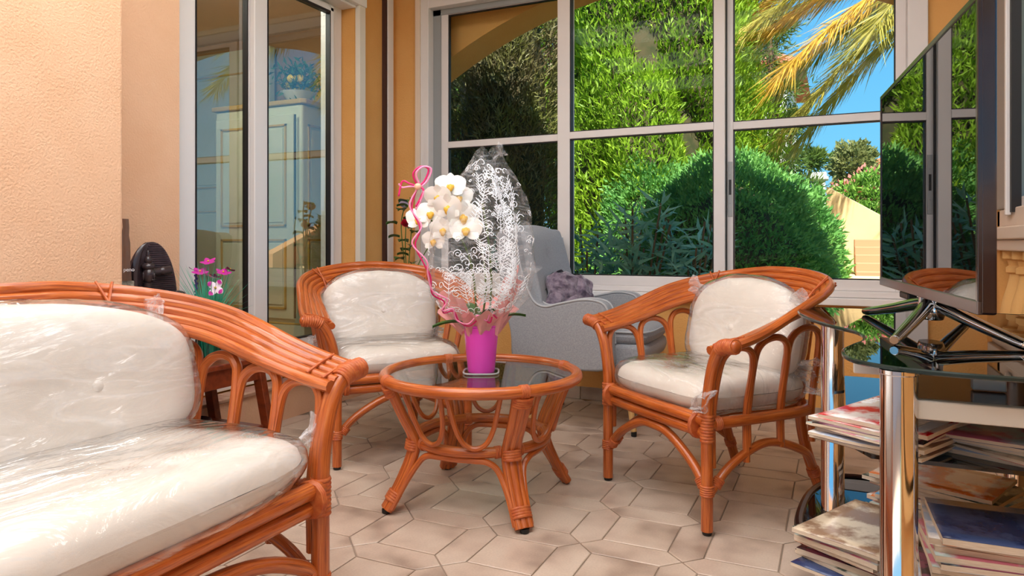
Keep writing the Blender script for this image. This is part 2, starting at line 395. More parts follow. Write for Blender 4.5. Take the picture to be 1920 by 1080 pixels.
def sash(u0, u1, wl_, wr_, y, handle):
    s_ = MB(); z0, z1 = .655, 2.37
    s_.box(u0, u0+wl_, y, y+.035, z0, z1); s_.box(u1-wr_, u1, y, y+.035, z0, z1)
    s_.box(u0+wl_, u1-wr_, y+.002, y+.033, z0, .709); s_.box(u0+wl_, u1-wr_, y+.002, y+.033, 2.328, z1)
    o = s_.build('sash', ALU, w1, smooth=False, bevel=.003)
    BOX('transom', ALU, o, u0+wl_-.001, u1-wr_+.001, y-.004, y+.037, 1.488, 1.528, bevel=.003)
    gk = MB(); a, c = u0+wl_, u1-wr_
    for z_0, z_1 in ((.709, 1.488), (1.528, 2.328)):
        gk.box(a, a+.006, y+.006, y+.028, z_0, z_1); gk.box(c-.006, c, y+.006, y+.028, z_0, z_1); gk.box(a, c, y+.006, y+.028, z_0, z_0+.006); gk.box(a, c, y+.006, y+.028, z_1-.006, z_1)
    gk.build('gasket', GASKET, o, smooth=False)
    for z_0, z_1 in ((.715, 1.482), (1.534, 2.322)): BOX('pane', GLASS, o, a+.006, c-.006, y+.014, y+.0142, z_0, z_1)
    if handle is not None:
        hd = BOX('handle', mat('handle_grey', (170, 170, 170), .35), o, handle-.012, handle+.012, y-.004, y, 1.03, 1.32, bevel=.002)
        BOX('finger_slot', BLACK, hd, handle-.006, handle+.006, y-.0048, y-.0038, 1.145, 1.225)
        for z in (1.25, 1.10): MB().lathe([(.0035, 0), (.0035, .001)], 10, Matrix.Translation((handle, y-.004, z)) @ Matrix.Rotation(PI/2, 4, 'X')).build('screw', GREYFR, hd)
    return o
sash(-2.275, -1.395, .05, .05, .035, None)
sash(-1.470, -.533, .075, .058, -.012, None)
sash(-.553, .30, .055, .045, .035, -.513)
BOX('gap_seal', GASKET, w1, -.535, -.528, .012, .045, .66, 2.36)
BOX('gap_seal', GASKET, w1, -1.398, -1.392, .020, .045, .66, 2.36)
# ================================================================ terrace door
d1 = struct('door_1', (-2.69, 0, 0))
b = MB(); b.box(-.06, .0, 2.175, 2.335, .18, 2.45); b.box(-.06, .0, 3.275, 3.395, .18, 2.45); b.box(-.06, 0, 2.335, 3.275, 2.25, 2.45); b.box(-.06, 0.02, 2.335, 3.275, .18, .30)
b.build('frame', PVC, d1, smooth=False, bevel=.005)
def leaf(v0, v1, x, wl_, wr_):
    s_ = MB(); s_.box(x, x+.035, v0, v0+wl_, .29, 2.26); s_.box(x, x+.035, v1-wr_, v1, .29, 2.26); s_.box(x, x+.035, v0, v1, .29, .371); s_.box(x, x+.035, v0, v1, 2.235, 2.27)
    o = s_.build('leaf', PVC, d1, smooth=False, bevel=.004)
    a, c = v0+wl_, v1-wr_; gk = MB()
    gk.box(x+.004, x+.036, a, a+.007, .371, 2.235); gk.box(x+.004, x+.036, c-.007, c, .371, 2.235); gk.box(x+.004, x+.036, a, c, .371, .378); gk.box(x+.004, x+.036, a, c, 2.222, 2.236)
    gk.build('gasket', GASKET, o, smooth=False)
    BOX('pane', DOORGLASS, o, x+.018, x+.0182, a+.006, c-.006, .377, 2.224)
leaf(2.325, 2.70, -.045, .022, .032); leaf(2.675, 3.29, -.008, .088, .03)
gd = MB(); gd.box(.09, .125, 3.405, 3.462, .18, 2.30); gd.build('shutter_guide', mat('cream_pvc', (232, 222, 206), .4), d1, smooth=False, bevel=.003)
b = MB(); b.box(.02, .13, 2.12, 3.47, 2.30, 2.47); b.box(.0, .10, 2.18, 3.40, 2.285, 2.30); b.build('shutter_box', PVC, d1, smooth=False, bevel=.004)
MB().box(.07, .078, 2.165, 2.18, .18, 2.3).build('shutter_guide', MATS['cream_pvc'], d1, smooth=False)
t1 = MB().box(-2.60, -2.572, 3.70, 3.765, .0, 2.75).build('trim_1', PVC, None, smooth=False, bevel=.004); t1['kind'] = 'structure'
BOX('seal_strip', mat('dark_seal', (70, 44, 40), .5), t1, -2.599, -2.575, 3.676, 3.699, 0, 2.75)
# ================================================================ right wall: balustrade closed by glazing
UR = .62
b = MB(); b.box(UR, UR+.18, -1.5, WV, 2.30, 2.75); b.box(UR, UR+.18, 3.55, WV, .0, 2.75); b.box(UR, UR+.20, -1.5, 3.60, -.1, .42)
o = b.build('wall_right', ORANGE, None, smooth=False); o['kind'] = 'structure'
o = MB().box(UR+.16, UR+.18, -1.5, 3.60, .42, .86).build('wall_behind_balusters', ORANGE, None, smooth=False); o['kind'] = 'structure'
w2 = struct('window_2', (UR, 0, 0))
b = MB(); b.box(-.02, .16, -1.5, 3.6, .86, .905); b.box(-.035, .16, -1.5, 3.6, .905, .955); b.box(.0, .16, -1.5, 3.6, .955, 1.03); b.build('sill_board', mat('pale_sill', (226, 204, 186), .5), w2, smooth=False, bevel=.006)
b = MB(); b.box(-.006, .10, 3.40, 3.79, 1.03, 2.32); b.build('frame', GREYFR, w2, smooth=False, bevel=.004)
b = MB(); b.box(.0, .10, -1.5, 3.4, 2.25, 2.32); b.box(.02, .1, 2.0, 2.06, 1.03, 2.25); b.box(.02, .1, .5, .56, 1.03, 2.25); b.box(.02, .1, -1.5, -1.44, 1.03, 2.25); b.box(.02, .1, -1.5, 3.4, 1.03, 1.07); b.build('frame', ALU, w2, smooth=False, bevel=.004)
b = MB()
for k, (dx, y) in enumerate(((-.012, 3.375), (-.018, 3.345), (-.024, 3.315))): b.box(dx, dx+.02, y-.012, y+.012, 1.0, 2.32)
b.build('shutter_rail', PVC, w2, smooth=False, bevel=.004)
BOX('brush_seal', GASKET, w2, -.012, .02, 3.262, 3.292, 1.01, 2.32)
for a, c in ((2.06, 3.25), (.56, 2.0), (-1.44, .5)): BOX('pane', GLASS, w2, .05, .0502, a, c, 1.07, 2.25)
bal = struct('balustrade', (UR+.05, 0, .42))
prof = [(.062, 0), (.062, .035), (.05, .04), (.05, .055), (.036, .07), (.034, .085), (.052, .12), (.064, .16), (.066, .19), (.058, .24), (.044, .29), (.035, .33), (.034, .345), (.046, .352), (.046, .372), (.036, .38), (.042, .40), (.058, .408), (.058, .438)]
pb = MB().lathe(prof, 20).build('baluster', mat('cast_stone', (232, 180, 112), .85, bump=.2, bscale=80), bal); pb.location = (0, 3.45, 0)
for k in range(1, 12): inst(pb, bal, (0, 3.45-.175*k, 0))
BOX('plinth', MATS['cast_stone'], bal, -.07, .09, -1.5, 3.55, -.03, .0)
# ================================================================ ceiling light panels added to brighten the room, out of view
em = bpy.data.materials.new('fill_diffuser'); N = Nodes(em); e = N.add('Emission'); e.inputs[0].default_value = (1, .985, .98, 1); e.inputs[1].default_value = FILL_STRENGTH*1.56; N.link(e.outputs[0], N.out.inputs[0])
for i, x in enumerate((-1.55, -.25)):
    for j, y in enumerate((-.45, .60, 1.65)):
        lt = thing('ceiling_fill_light', 'added ceiling fill light panel, out of view', 'lamp', (x, y, 2.75), 0, 'added fill light panels')
        BOX('housing', PVC, lt, -.62, .62, -.32, .32, -.035, 0, bevel=.006); BOX('diffuser', em, lt, -.6, .6, -.3, .3, -.040, -.035)
# ================================================================ room behind the door
IW = mat('interior_wall', (176, 140, 104), .9); IF = mat('interior_floor', (150, 116, 90), .4, color2=(120, 88, 66), nscale=3)
for nm, m, bx in (('floor_inside', IF, (-6.6, -2.75, 1.7, 4.75, .05, .18)), ('ceiling_inside', CEIL, (-6.6, -2.85, 1.7, 4.75, 2.7, 2.75)), ('wall_inside_back', IW, (-6.7, -6.6, 1.7, 4.75, .1, 2.75)), ('wall_inside_far', IW, (-6.6, -2.85, 4.70, 4.75, .1, 2.75)), ('wall_inside_near', IW, (-6.6, -3.2, 1.6, 1.7, .1, 2.75)), ('wall_inside_side', IW, (-2.86, -2.75, WV+.2, 4.70, .1, 2.75))):
    o = MB().box(*bx).build(nm, m, None, smooth=False); o['kind'] = 'structure'
# ================================================================ rattan
def rattan_mat(name, c1, c2, c3):
    m = bpy.data.materials.new(name); N = Nodes(m); MATS[name] = m
    p = N.add('BsdfPrincipled'); N.link(p.outputs[0], N.out.inputs[0]); p.inputs['Roughness'].default_value = .34
    p.inputs['Coat Weight'].default_value = .35; p.inputs['Coat Roughness'].default_value = .15
    tc = N.add('TexCoord'); mp = N.add('Mapping'); mp.inputs['Scale'].default_value = (5, 14, 1); N.link(tc.outputs['UV'], mp.inputs[0])
    nz = N.add('TexNoise', Scale=1.6, Detail=6.0, Roughness=.65, Distortion=.4); N.link(mp.outputs[0], nz.inputs['Vector'])
    n2 = N.add('TexNoise', Scale=7.0, Detail=2.0); N.link(tc.outputs['Object'], n2.inputs['Vector'])
    cr = N.add('ValToRGB'); e = cr.color_ramp.elements; e[0].position = .28; e[0].color = lin(c1); e[1].position = .72; e[1].color = lin(c3); q = e.new(.48); q.color = lin(c2)
    N.link(nz.outputs['Fac'], cr.inputs[0])
    mx = N.add('MixRGB'); mx.blend_type = 'OVERLAY'; mx.inputs[0].default_value = .35; N.link(cr.outputs[0], mx.inputs[1]); N.link(n2.outputs['Fac'], mx.inputs[2])
    N.link(mx.outputs[0], p.inputs['Base Color'])
    b = N.add('Bump', Strength=.12, Distance=.003); N.link(nz.outputs['Fac'], b.inputs['Height']); N.link(b.outputs[0], p.inputs['Normal'])
    return m
RAT = rattan_mat('rattan_honey', (112, 44, 14), (182, 88, 32), (208, 122, 54))
CANE = mat('cane_binding', (172, 78, 36), .45, color2=(196, 108, 56), nscale=60, stretch=(1, 1, 1))
FOOT = mat('rubber_foot', (30, 28, 27), .6)
CREAM = mat('cream_fabric', (228, 219, 208), .8, color2=(220, 210, 198), nscale=4, bump=.08, bscale=500)
FILM = wrap_mat('packing_film', 5, 1.0, .07, 2.2)
FILM2 = wrap_mat('packing_film_loose', 22, .9, .22, 1.0)

def rattan_seat(name, label, cat, loc, rz, W, yf, yb, group, cushions, narch=3, npoles=5, spread=1.0, back_h=.70, arms=(1, -1)):
    t = thing(name, label, cat, loc, rz, group)
    sofa = W > .5
    # plan of the inner pole of the sloping band: from the right arm round the back to the left arm
    c = .24 if not sofa else .26
    c = .245
    path = [(W+.022, yf+.01), (W+.024, yf-.06), (W+.023, yf-.12)]
    cx, cyy = W+.020-c, yb+c
    if cyy < yf-.2: path.append((W+.021, (yf-.12+cyy)/2))
    for i in range(9):
        a = i/8*PI/2; path.append((cx+c*math.cos(a)**.85 if i < 8 else cx, cyy-c*math.sin(a)**.85))
    if cx > .12: path += [(cx*.66, yb-.004), (cx*.33, yb-.008)]
    path = path+[(0, yb-.009 if sofa else yb-.003)]+[(-x, y) for x, y in reversed(path)]
    pl_ = crom([(x, y, 0) for x, y in path], 12); acc = [0]
    for i in range(1, len(pl_)): acc.append(acc[-1]+(pl_[i]-pl_[i-1]).length)
    n = 97; tot = acc[-1]; inner = []; ks = []; j = 0; arm_len = yf-yb+.10
    for i in range(n):
        d = tot*i/(n-1)
        while j < len(acc)-2 and acc[j+1] < d: j += 1
        f = (d-acc[j])/max(1e-9, acc[j+1]-acc[j]); p = pl_[j].lerp(pl_[j+1], min(1, max(0, f)))
        e = min(d, tot-d); t_ = min(1, e/(arm_len+.12)); k = t_*t_*(3-2*t_)*.55+t_*.45
        inner.append(V(p.x, p.y, .566+(back_h-.566)*math.sin(k*PI/2)**1.0)); ks.append(min(1, k*1.05))
    paths = [[] for _ in range(npoles)]
    for i, p in enumerate(inner):
        tg = (inner[min(i+1, n-1)]-inner[max(i-1, 0)]); tg.z = 0; tg.normalize(); nr = V(-tg.y, tg.x, 0)
        if i < n//2: pass
        nr = V(tg.y, -tg.x, 0)
        if nr.dot(V(p.x, min(0, p.y-yf*.3), 0)) < 0: nr = -nr
        k = max(0, min(1, ks[i])); ow = .098*(1-k)+.050*k; oz = .024*(1-k)+.088*k
        for j in range(npoles):
            f = j/(npoles-1); paths[j].append(p+nr*ow*f*spread+V(0, 0, oz*f))
    pr = .0145 if sofa else .0140
    for j in range(npoles):
        MB().tube(paths[j], pr*(1.10 if j == npoles-1 else 1), 9).build('band_pole', RAT, t)
    bd = MB()
    for i in (int(n*.33), int(n*.67)) if not sofa else (int(n*.27), int(n*.73)):
        a, bq = paths[0][i], paths[-1][i]; tg = (paths[0][i+1]-paths[0][i]).normalized()
        for sg in (1, -1):
            off = tg*.018*sg; nn = (bq-a).cross(tg).normalized()
            for up in (1, -1): bd.tube([a-off+nn*up*.0155-(bq-a)*.12, a*.5+bq*.5+nn*up*.020, bq+off+nn*up*.0165+(bq-a)*.12], .0035, 6)
    each(bd, 'cross_binding', CANE, t)
    for s in (1, -1):
        leg = MB(); R0 = .0185 if not sofa else .0205
        pts = [(s*W, yf, .012), (s*W, yf, .2), (s*W, yf, .36), (s*(W+.010), yf, .45), (s*(W+.034), yf+.002, .532), (s*(W+.072), yf+.006, .580), (s*(W+.132), yf+.010, .592)]
        cp = crom(pts, 7); leg.tube(cp, R0, 12)
        leg.ell(cp[-1], (R0*.75, R0, R0), seg=12, rings=6)
        lo = leg.build('front_leg', RAT, t)
        MB().lathe([(.013, 0), (.015, .004), (.015, .014)], 14, Matrix.Translation((s*W, yf, 0))).build('foot_cap', FOOT, lo)
        wr = MB()
        for i in (-8, -6, -4, -2): wr.wrap(cp[i], cp[i+1]-cp[i-1], R0+.003, .024, 3)
        for i in (1, 3): # strands tying the band to the arm end
            q = paths[npoles-1][i] if s > 0 else paths[npoles-1][n-1-i]; q0 = paths[0][i] if s > 0 else paths[0][n-1-i]
            if i < 5: wr.tube([q0+V(0, 0, .014), q0*.5+q*.5+V(0, 0, .017), q+V(0, 0, .015)], .004, 6); wr.tube([q0-V(0, 0, .014), q0*.5+q*.5-V(0, 0, .013), q-V(0, 0, .012)], .004, 6)
        wr.wrap((s*W, yf, .325), (0, 0, 1), R0+.002, .085, 9); wr.wrap((s*W, yf, .135), (0, 0, 1), R0+.002, .034, 5)
        each(wr, 'cane_wrap', CANE, lo)
        # rear leg, curving out to its foot
        xr = s*(W-.085 if not sofa else W-.10); rl = MB()
        rl.rod([(xr*1.02, yb+.005, .71), (xr*1.02, yb+.035, .55), (xr*1.02, yb+.065, .36), (xr*1.04, yb+.045, .2), (xr*1.10, yb-.025, .012)], .0185, 6, 12)
        ro = rl.build('rear_leg', RAT, t)
        MB().lathe([(.013, 0), (.015, .004), (.015, .014)], 14, Matrix.Translation((xr*1.10, yb-.025, 0))).build('foot_cap', FOOT, ro)
        MB().wrap((xr*1.075, yb+.010, .10), (xr*.03, -.07, -.17), .0205, .03, 5).build('cane_wrap', CANE, ro)
        # arches under the arm
        y0 = yf-.022; span = (yf-yb-.11)/narch
        if sofa: span = .128
        for a in range(narch+(1 if sofa else 0)):
            ya, yc = y0-a*span, y0-(a+1)*span+.006; ym = (ya+yc)/2
            f = max(0, min(1, (yf-ym)/(yf-yb)))
            zt = .566+.09*f-.010; xin = s*(W-.002-.02*max(0, f-.6)); fl = s*.040; lo_ = .155+.10*math.sin(PI*min(1, max(0, f))) - .004
            w2 = (ya-yc)/2
            arch_pts = [(xin, ya, lo_), (xin, ya, .36), (xin+fl*.7, ya, zt-w2*1.05), (xin+fl, ya-w2*.28, zt-w2*.25), (xin+fl*1.15, ym, zt), (xin+fl, yc+w2*.28, zt-w2*.25), (xin+fl*.7, yc, zt-w2*1.05), (xin, yc, .36), (xin, yc, lo_)]
            MB().rod(arch_pts, .0115 if not sofa else .0125, 6, 8).build('arm_arch', RAT, t)
        # lower side stretcher, arched
        MB().rod([(s*W, yf-.012, .125), (s*W*.99, yf-.10, .20), (s*W*.97, (yf+yb)/2+.02, .25), (s*W*.94, yb+.12, .20), (xr*1.07, yb+.012, .115)], .0140, 7, 10).build('side_stretcher', RAT, t)
        MB().rod([(s*W, yf, .335), (s*(W+.006), (yf+yb)/2, .337), (s*(W-.005), yb+.13, .337), (s*(W-.05), yb+.065, .337), (s*(W-.10), yb+.05, .337)], .0185, 6, 10).build('side_rail', RAT, t)
    fr = MB(); fr.tube([(-W, yf+.004, .348), (0, yf+.010, .348), (W, yf+.004, .348)], .0195, 12); fr.build('front_rail', RAT, t)
    fr = MB(); fr.tube([(-W, yf-.002, .308), (0, yf, .308), (W, yf-.002, .308)], .0185, 12); fr.build('front_rail', RAT, t)
    MB().tube([(-W+.09, yb+.05, .337), (0, yb+.045, .337), (W-.09, yb+.05, .337)], .017, 10).build('back_rail', RAT, t)
    if not sofa:
        MB().rod([(-W, yf-.006, .125), (-W*.72, yf-.006, .20), (-W*.3, yf-.006, .262), (0, yf-.006, .272), (W*.3, yf-.006, .262), (W*.72, yf-.006, .20), (W, yf-.006, .125)], .0155, 6, 10).build('front_stretcher', RAT, t)
    else:
        MB().rod([(-W, yf-.006, .125), (-W*.9, yf-.006, .19), (-W*.6, yf-.006, .255), (0, yf-.006, .262), (W*.6, yf-.006, .255), (W*.9, yf-.006, .19), (W, yf-.006, .125)], .0165, 6, 10).build('front_stretcher', RAT, t)
    wr = MB()
    for s in (1, -1):
        wr.wrap((s*(W-.030), yf-.006, .150), (s*.5, 0, -.6), .0175, .03, 5)
        wr.wrap((s*W*.995, yf-.042, .152), (0, .5, -.6), .0165, .03, 5); wr.wrap((s*W, yf-.036, .336), (0, 1, 0), .0205, .026, 4)
        wr.wrap((s*(W-.034), yf+.002, .328), (1, 0, 0), .040, .016, 3)
    each(wr, 'cane_wrap', CANE, t)
    b = MB()
    for i in range(7):
        x = -W+.08+(2*W-.16)*i/6; b.tube([(x, yf-.01, .338), (x, yb+.06, .33)], .006, 6)
    each(b, 'seat_slat', RAT, t)
    for k, cf in enumerate(cushions): cf(t, k)
    return t
def film_tuft(b, p, d, size, seed):
    """a crumpled loose end of packing film"""
    d = Vector(d).normalized(); a = d.orthogonal().normalized(); c = d.cross(a); r0 = random.Random(seed)
    ph = [r0.uniform(0, 6) for _ in range(4)]
    def fn(u, v):
        th = u*2*PI; rr = size*(.38+.35*v)*(1+.35*math.sin(3*th+ph[0]+2*v)+.22*math.sin(7*th+ph[1]))
        q = Vector(p)+d*size*1.5*v+(a*math.cos(th)*rr+c*math.sin(th)*rr*.55)
        return q+noise.noise_vector(q*26+V(seed, 0, 0))*size*.45
    b.grid(fn, 26, 9, True)
def back_cushion(w, hh, z, y, tilt, t, top, seed, tufts, wr=.006):
    def f(root, k):
        M = Matrix.Translation((0, y, z)) @ Matrix.Rotation(tilt, 4, 'X')
        top_f = (lambda x: top*(1-abs(x)**2.2)-top*.35)
        o = pillow(w, hh, t, 4.2, .003, seed, top_f, 5).build('back_cushion', CREAM, root); o.matrix_local = M
        for bx in ((0,) if w < .8 else (-w*.27, w*.27)):
            MB().lathe([(.012, 0), (.0125, .002), (.009, .0045), (.0005, .0055)], 18, Matrix.Translation((bx, t/2-.002, .0)) @ Matrix.Rotation(-PI/2, 4, 'X')).build('button', CREAM, o)
        c = pillow(w+.022, hh+.022, t+.028, 4.2, wr, seed+9, top_f, 9, seg=110, rings=26, power=6).build('plastic_cover', FILM, o)
        b = MB()
        for i, (p, d, s) in enumerate(tufts): film_tuft(b, p, d, s, seed*7+i)
        if tufts: each(b, 'film_end', FILM2, o)
    return f
def seat_cushion(w, dp, z, y, t, seed, tufts, wr=.005):
    def f(root, k):
        M = Matrix.Translation((0, y, z)) @ Matrix.Rotation(-PI/2, 4, 'X')     # local Y -> up
        M = Matrix.Translation((0, y, z)) @ Matrix.Rotation(PI/2, 4, 'X')
        o = pillow(w, dp, t, 5.5, .003, seed, None, 5, power=7).build('seat_cushion', CREAM, root); o.matrix_local = M
        pillow(w+.022, dp+.022, t+.026, 5.5, wr, seed+5, None, 9, seg=120, rings=26, power=8).build('plastic_cover', FILM, o)
        b = MB()
        for i, (p, d, s) in enumerate(tufts): film_tuft(b, p, d, s, seed*5+i)
        if tufts: each(b, 'film_end', FILM2, o)
    return f
G = 'rattan seats in plastic-wrapped cushions'
rattan_seat('rattan_armchair', 'honey rattan armchair with plastic-wrapped cream cushions beside the television stand', 'armchair', (-.398, 2.584, 0), math.radians(140), .275, .27, -.27, G,
    [seat_cushion(.52, .50, .405, .035, .115, 3, [((.24, 0, .22), (1, .1, .6), .045), ((-.25, 0, .2), (-1, .1, .5), .04), ((-.245, .0, -.23), (-.8, .1, -.7), .05)]),
     back_cushion(.53, .31, .575, -.135, .19, .125, .055, 4, [((.215, 0, .11), (.9, .1, .35), .055), ((-.215, 0, .10), (-.9, .1, .25), .05), ((-.20, -.03, -.09), (-1, -.3, -.2), .07)])])
rattan_seat('rattan_armchair', 'honey rattan armchair with plastic-wrapped cream cushions behind the coffee table', 'armchair', (-1.814, 2.61, 0), math.radians(-130.4), .275, .27, -.27, G,
    [seat_cushion(.52, .50, .405, .035, .115, 13, [((.25, 0, .22), (1, .2, .4), .045)]),
     back_cushion(.53, .31, .575, -.135, .19, .125, .055, 14, [((.215, 0, -.10), (.9, -.1, -.3), .07), ((-.215, 0, -.10), (-.9, -.1, -.3), .06)])])
rattan_seat('rattan_sofa', 'honey rattan two-seat sofa with wide plastic-wrapped cream cushions, nearest the camera', 'sofa', (-1.35, .62, 0), math.radians(-90), .63, .30, -.25, G,
    [seat_cushion(1.275, .53, .413, .065, .135, 23, [((-.62, .03, -.20), (-.5, .5, -.3), .035), ((-.63, 0, .0), (-.9, .3, .2), .028)]),
     back_cushion(1.27, .335, .580, -.112, .20, .15, .045, 24, [((-.585, -.03, .12), (-.3, -.3, .9), .045), ((.5, 0, .14), (.5, 0, .6), .05)], .007)], narch=3)
# ================================================================ coffee table
def coffee_table():
    t = thing('coffee_table', 'round rattan coffee table with glass top and splayed bundled legs', 'table', (-1.134, 2.197, 0), math.radians(24.8-64.5))
    R, rt, zt = .335, .0195, .432
    ring = lambda r, z, n=72: [(r*math.cos(2*PI*i/n), r*math.sin(2*PI*i/n), z) for i in range(n)]
    MB().tube(ring(R, zt), rt, 14, closed=True).build('rim', RAT, t)
    prof = [(.001, zt-.003), (R-.008, zt-.003), (R-.005, zt), (R-.008, zt+.004), (.001, zt+.004)]
    MB().lathe(prof, 72, cap=False).build('glass_top', pane_mat('table_glass', (205, 216, 214), 1.5), t)
    MB().tube(ring(.228, .222), .0175, 12, closed=True).build('waist_ring', RAT, t)
    def pol(r, a, z): return V(r*math.cos(a), r*math.sin(a), z)
    for q in range(4):
        a = q*PI/2; lg = MB()
        for da, rr in ((-.052, .0145), (0, .0175), (.052, .0145)):
            k = .75 if da else 1
            lg.rod([pol(R-.004, a+da*1.35, zt-.015), pol(.292, a+da*1.25, .33), pol(.248, a+da*1.5, .235), pol(.255, a+da*1.45, .17), pol(.300, a+da*1.1, .075), pol(.340, a+da*1.0, .012)], rr, 7, 10)
        lp = each(lg, 'leg', RAT, t); lo = lp[1]
        for sp in (lp[0], lp[2]): sp.name = 'side_pole'; sp.parent = lo
        MB().lathe([(.013, 0), (.015, .003), (.015, .014)], 12, Matrix.Translation(pol(.340, a, 0))).build('foot_cap', FOOT, lo)
        w = MB()
        for r, z, dr, dz, rad in ((.316, .052, .04, -.06, .033), (.252, .215, .01, -.06, .031), (.328, .402, -.04, -.09, .034)):
            q4 = Matrix.Translation(pol(r, a, z)) @ Matrix.Rotation(a, 4, 'Z') @ V(dr, 0, dz).to_track_quat('Z', 'Y').to_matrix().to_4x4()
            prof = [(1+.07*abs(math.sin(PI*i/4)), .034*(i/16-.5)) for i in range(17)]
            w.lathe([(p[0], p[1]) for p in prof], 18, q4 @ Matrix.Diagonal((rad, .0215, 1, 1)))
        w.wrap(pol(R, a, zt), (-math.sin(a), math.cos(a), 0), rt+.001, .030, 6, 14)
        for sg in (1, -1): w.wrap(pol(.228, a+sg*.17, .222), (-math.sin(a), math.cos(a), 0), .0185, .022, 4)
        each(w, 'cane_wrap', CANE, lo)
        # two U loops hanging from rim to waist in each quarter
        for sgn in (1, -1):
            mid = a+PI/4; c = mid-sgn*.305; dl = .27
            def P(ang, z): # on the cone between rim and waist
                f = (zt-z)/(zt-.225); return pol(R-.012-(R-.012-.246)*min(1, max(0, f))**.8, ang, z)
            e0, e1 = c-dl, c+dl
            MB().rod([P(e0, zt-.012), P(e0+.02, .36), P(e0+.05, .305), P(e0+.13, .258), P(c, .241), P(e1-.13, .258), P(e1-.05, .305), P(e1-.02, .36), P(e1, zt-.012)], .0085, 6, 8).build('loop', RAT, t)
        # low arch from foot to foot under the waist ring
        pts = [pol(.332, a+.075, .018), pol(.285, a+.10, .10), pol(.247, a+.17, .165), pol(.236, a+.30, .192), pol(.226, a+.5, .196), pol(.222, a+PI/4, .196)]
        pts += [pol(Vector((p.x, p.y)).length, a+PI/2-(math.atan2(p.y, p.x)-a), p.z) for p in pts[-2::-1]] if False else []
        spec = [(.332, .078, .018), (.285, .105, .10), (.247, .18, .165), (.236, .31, .192), (.226, .5, .196), (.222, PI/4, .196), (.226, PI/2-.5, .196), (.236, PI/2-.31, .192), (.247, PI/2-.18, .165), (.285, PI/2-.105, .10), (.332, PI/2-.078, .018)]
        MB().rod([pol(r, a+d, z) for r, d, z in spec], .0105, 6, 8).build('low_arch', RAT, t)
coffee_table()
# ================================================================ flower pot and orchid bouquet on the coffee table
TX, TY, TZ = -1.134, 2.197, .436
MAG = mat('magenta_plastic', (250, 84, 214), .25, spec=.6); PINKT = mat('pink_tissue', (250, 170, 170), .8, color2=(252, 190, 186), nscale=20)
PINKR = mat('pink_ribbon', (250, 150, 190), .35); MAGR = mat('magenta_ribbon', (222, 26, 108), .35); WPET = mat('orchid_white', (250, 246, 240), .6, subsurf=.1)
YEL = mat('orchid_lip', (226, 176, 60), .5); STEM = mat('plant_stem', (92, 112, 48), .5); LEAFG = mat('glossy_leaf', (52, 92, 44), .35, color2=(70, 112, 52), nscale=12)
PRINT = mat('white_print', (246, 248, 252), .6); CELLO = wrap_mat('cellophane', 9, .7, .03, .7)
sc = thing('pot_saucer', 'clear plastic saucer under the magenta pot', 'saucer', (TX, TY, TZ), math.radians(24.8))
MB().prism([(.06*(abs(math.cos(a))**.5)*math.copysign(1, math.cos(a)), .06*(abs(math.sin(a))**.5)*math.copysign(1, math.sin(a))) for a in [2*PI*i/40 for i in range(40)]], 0, .004).build('dish', pane_mat('clear_plastic', (235, 238, 240), 1.5, .05), sc, ang=30)
MB().tube([(.061*(abs(math.cos(a))**.5)*math.copysign(1, math.cos(a)), .061*(abs(math.sin(a))**.5)*math.copysign(1, math.sin(a)), .005) for a in [2*PI*i/40 for i in range(40)]], .003, 6, closed=True).build('rim', mat('frosted_rim', (170, 170, 172), .3), sc)
bq = thing('orchid_bouquet', 'white orchids in printed cellophane with ribbons, in a magenta pot', 'flowers', (TX, TY, TZ+.004), math.radians(24.8))
def K(px, py, y=0): return V((px-903)*.00187, y, .89-(py-456)*.00187-TZ-.004)
MB().lathe([(.044, 0), (.047, .003), (.0615, .158), (.064, .160), (.064, .165), (.060, .165), (.058, .15), (.045, .01)], 40).build('pot', MAG, bq)
PROF = [(.060, .150), (.100, .190), (.145, .235), (.170, .285), (.180, .345), (.180, .41), (.176, .47), (.162, .53), (.142, .59), (.115, .645), (.082, .70), (.052, .74), (.045, .765)]
def wrap_r(z):
    for (r0, z0), (r1, z1) in zip(PROF, PROF[1:]):
        if z <= z1: return r0+(r1-r0)*(z-z0)/(z1-z0)
    return PROF[-1][0]
def wrap_p(th, z, off=0):
    f = (z-.15)/.615; r = wrap_r(z)*(1+.09*math.sin(5*th+2.5*f)+.05*math.sin(11*th-4*f))+off
    return V(r*math.cos(th)-.012+.030*f*f, r*.82*math.sin(th), z+.02*math.sin(3*th+1)*f)
MB().grid(lambda u, v: wrap_p(u*2*PI, .15+.615*v)+noise.noise_vector(wrap_p(u*2*PI, .15+.615*v)*22)*.006, 90, 46, True).build('cellophane', CELLO, bq)
# crisp folded tips of the wrap
b = MB()
for (px, py, dx, dz) in ((925, 300, .03, .04), (815, 540, -.03, .0), (985, 520, .03, .05)):
    p = K(px, py, -.02); film_tuft(b, p, (dx, .0, dz), .038, px)
each(b, 'cellophane_fold', CELLO, bq)
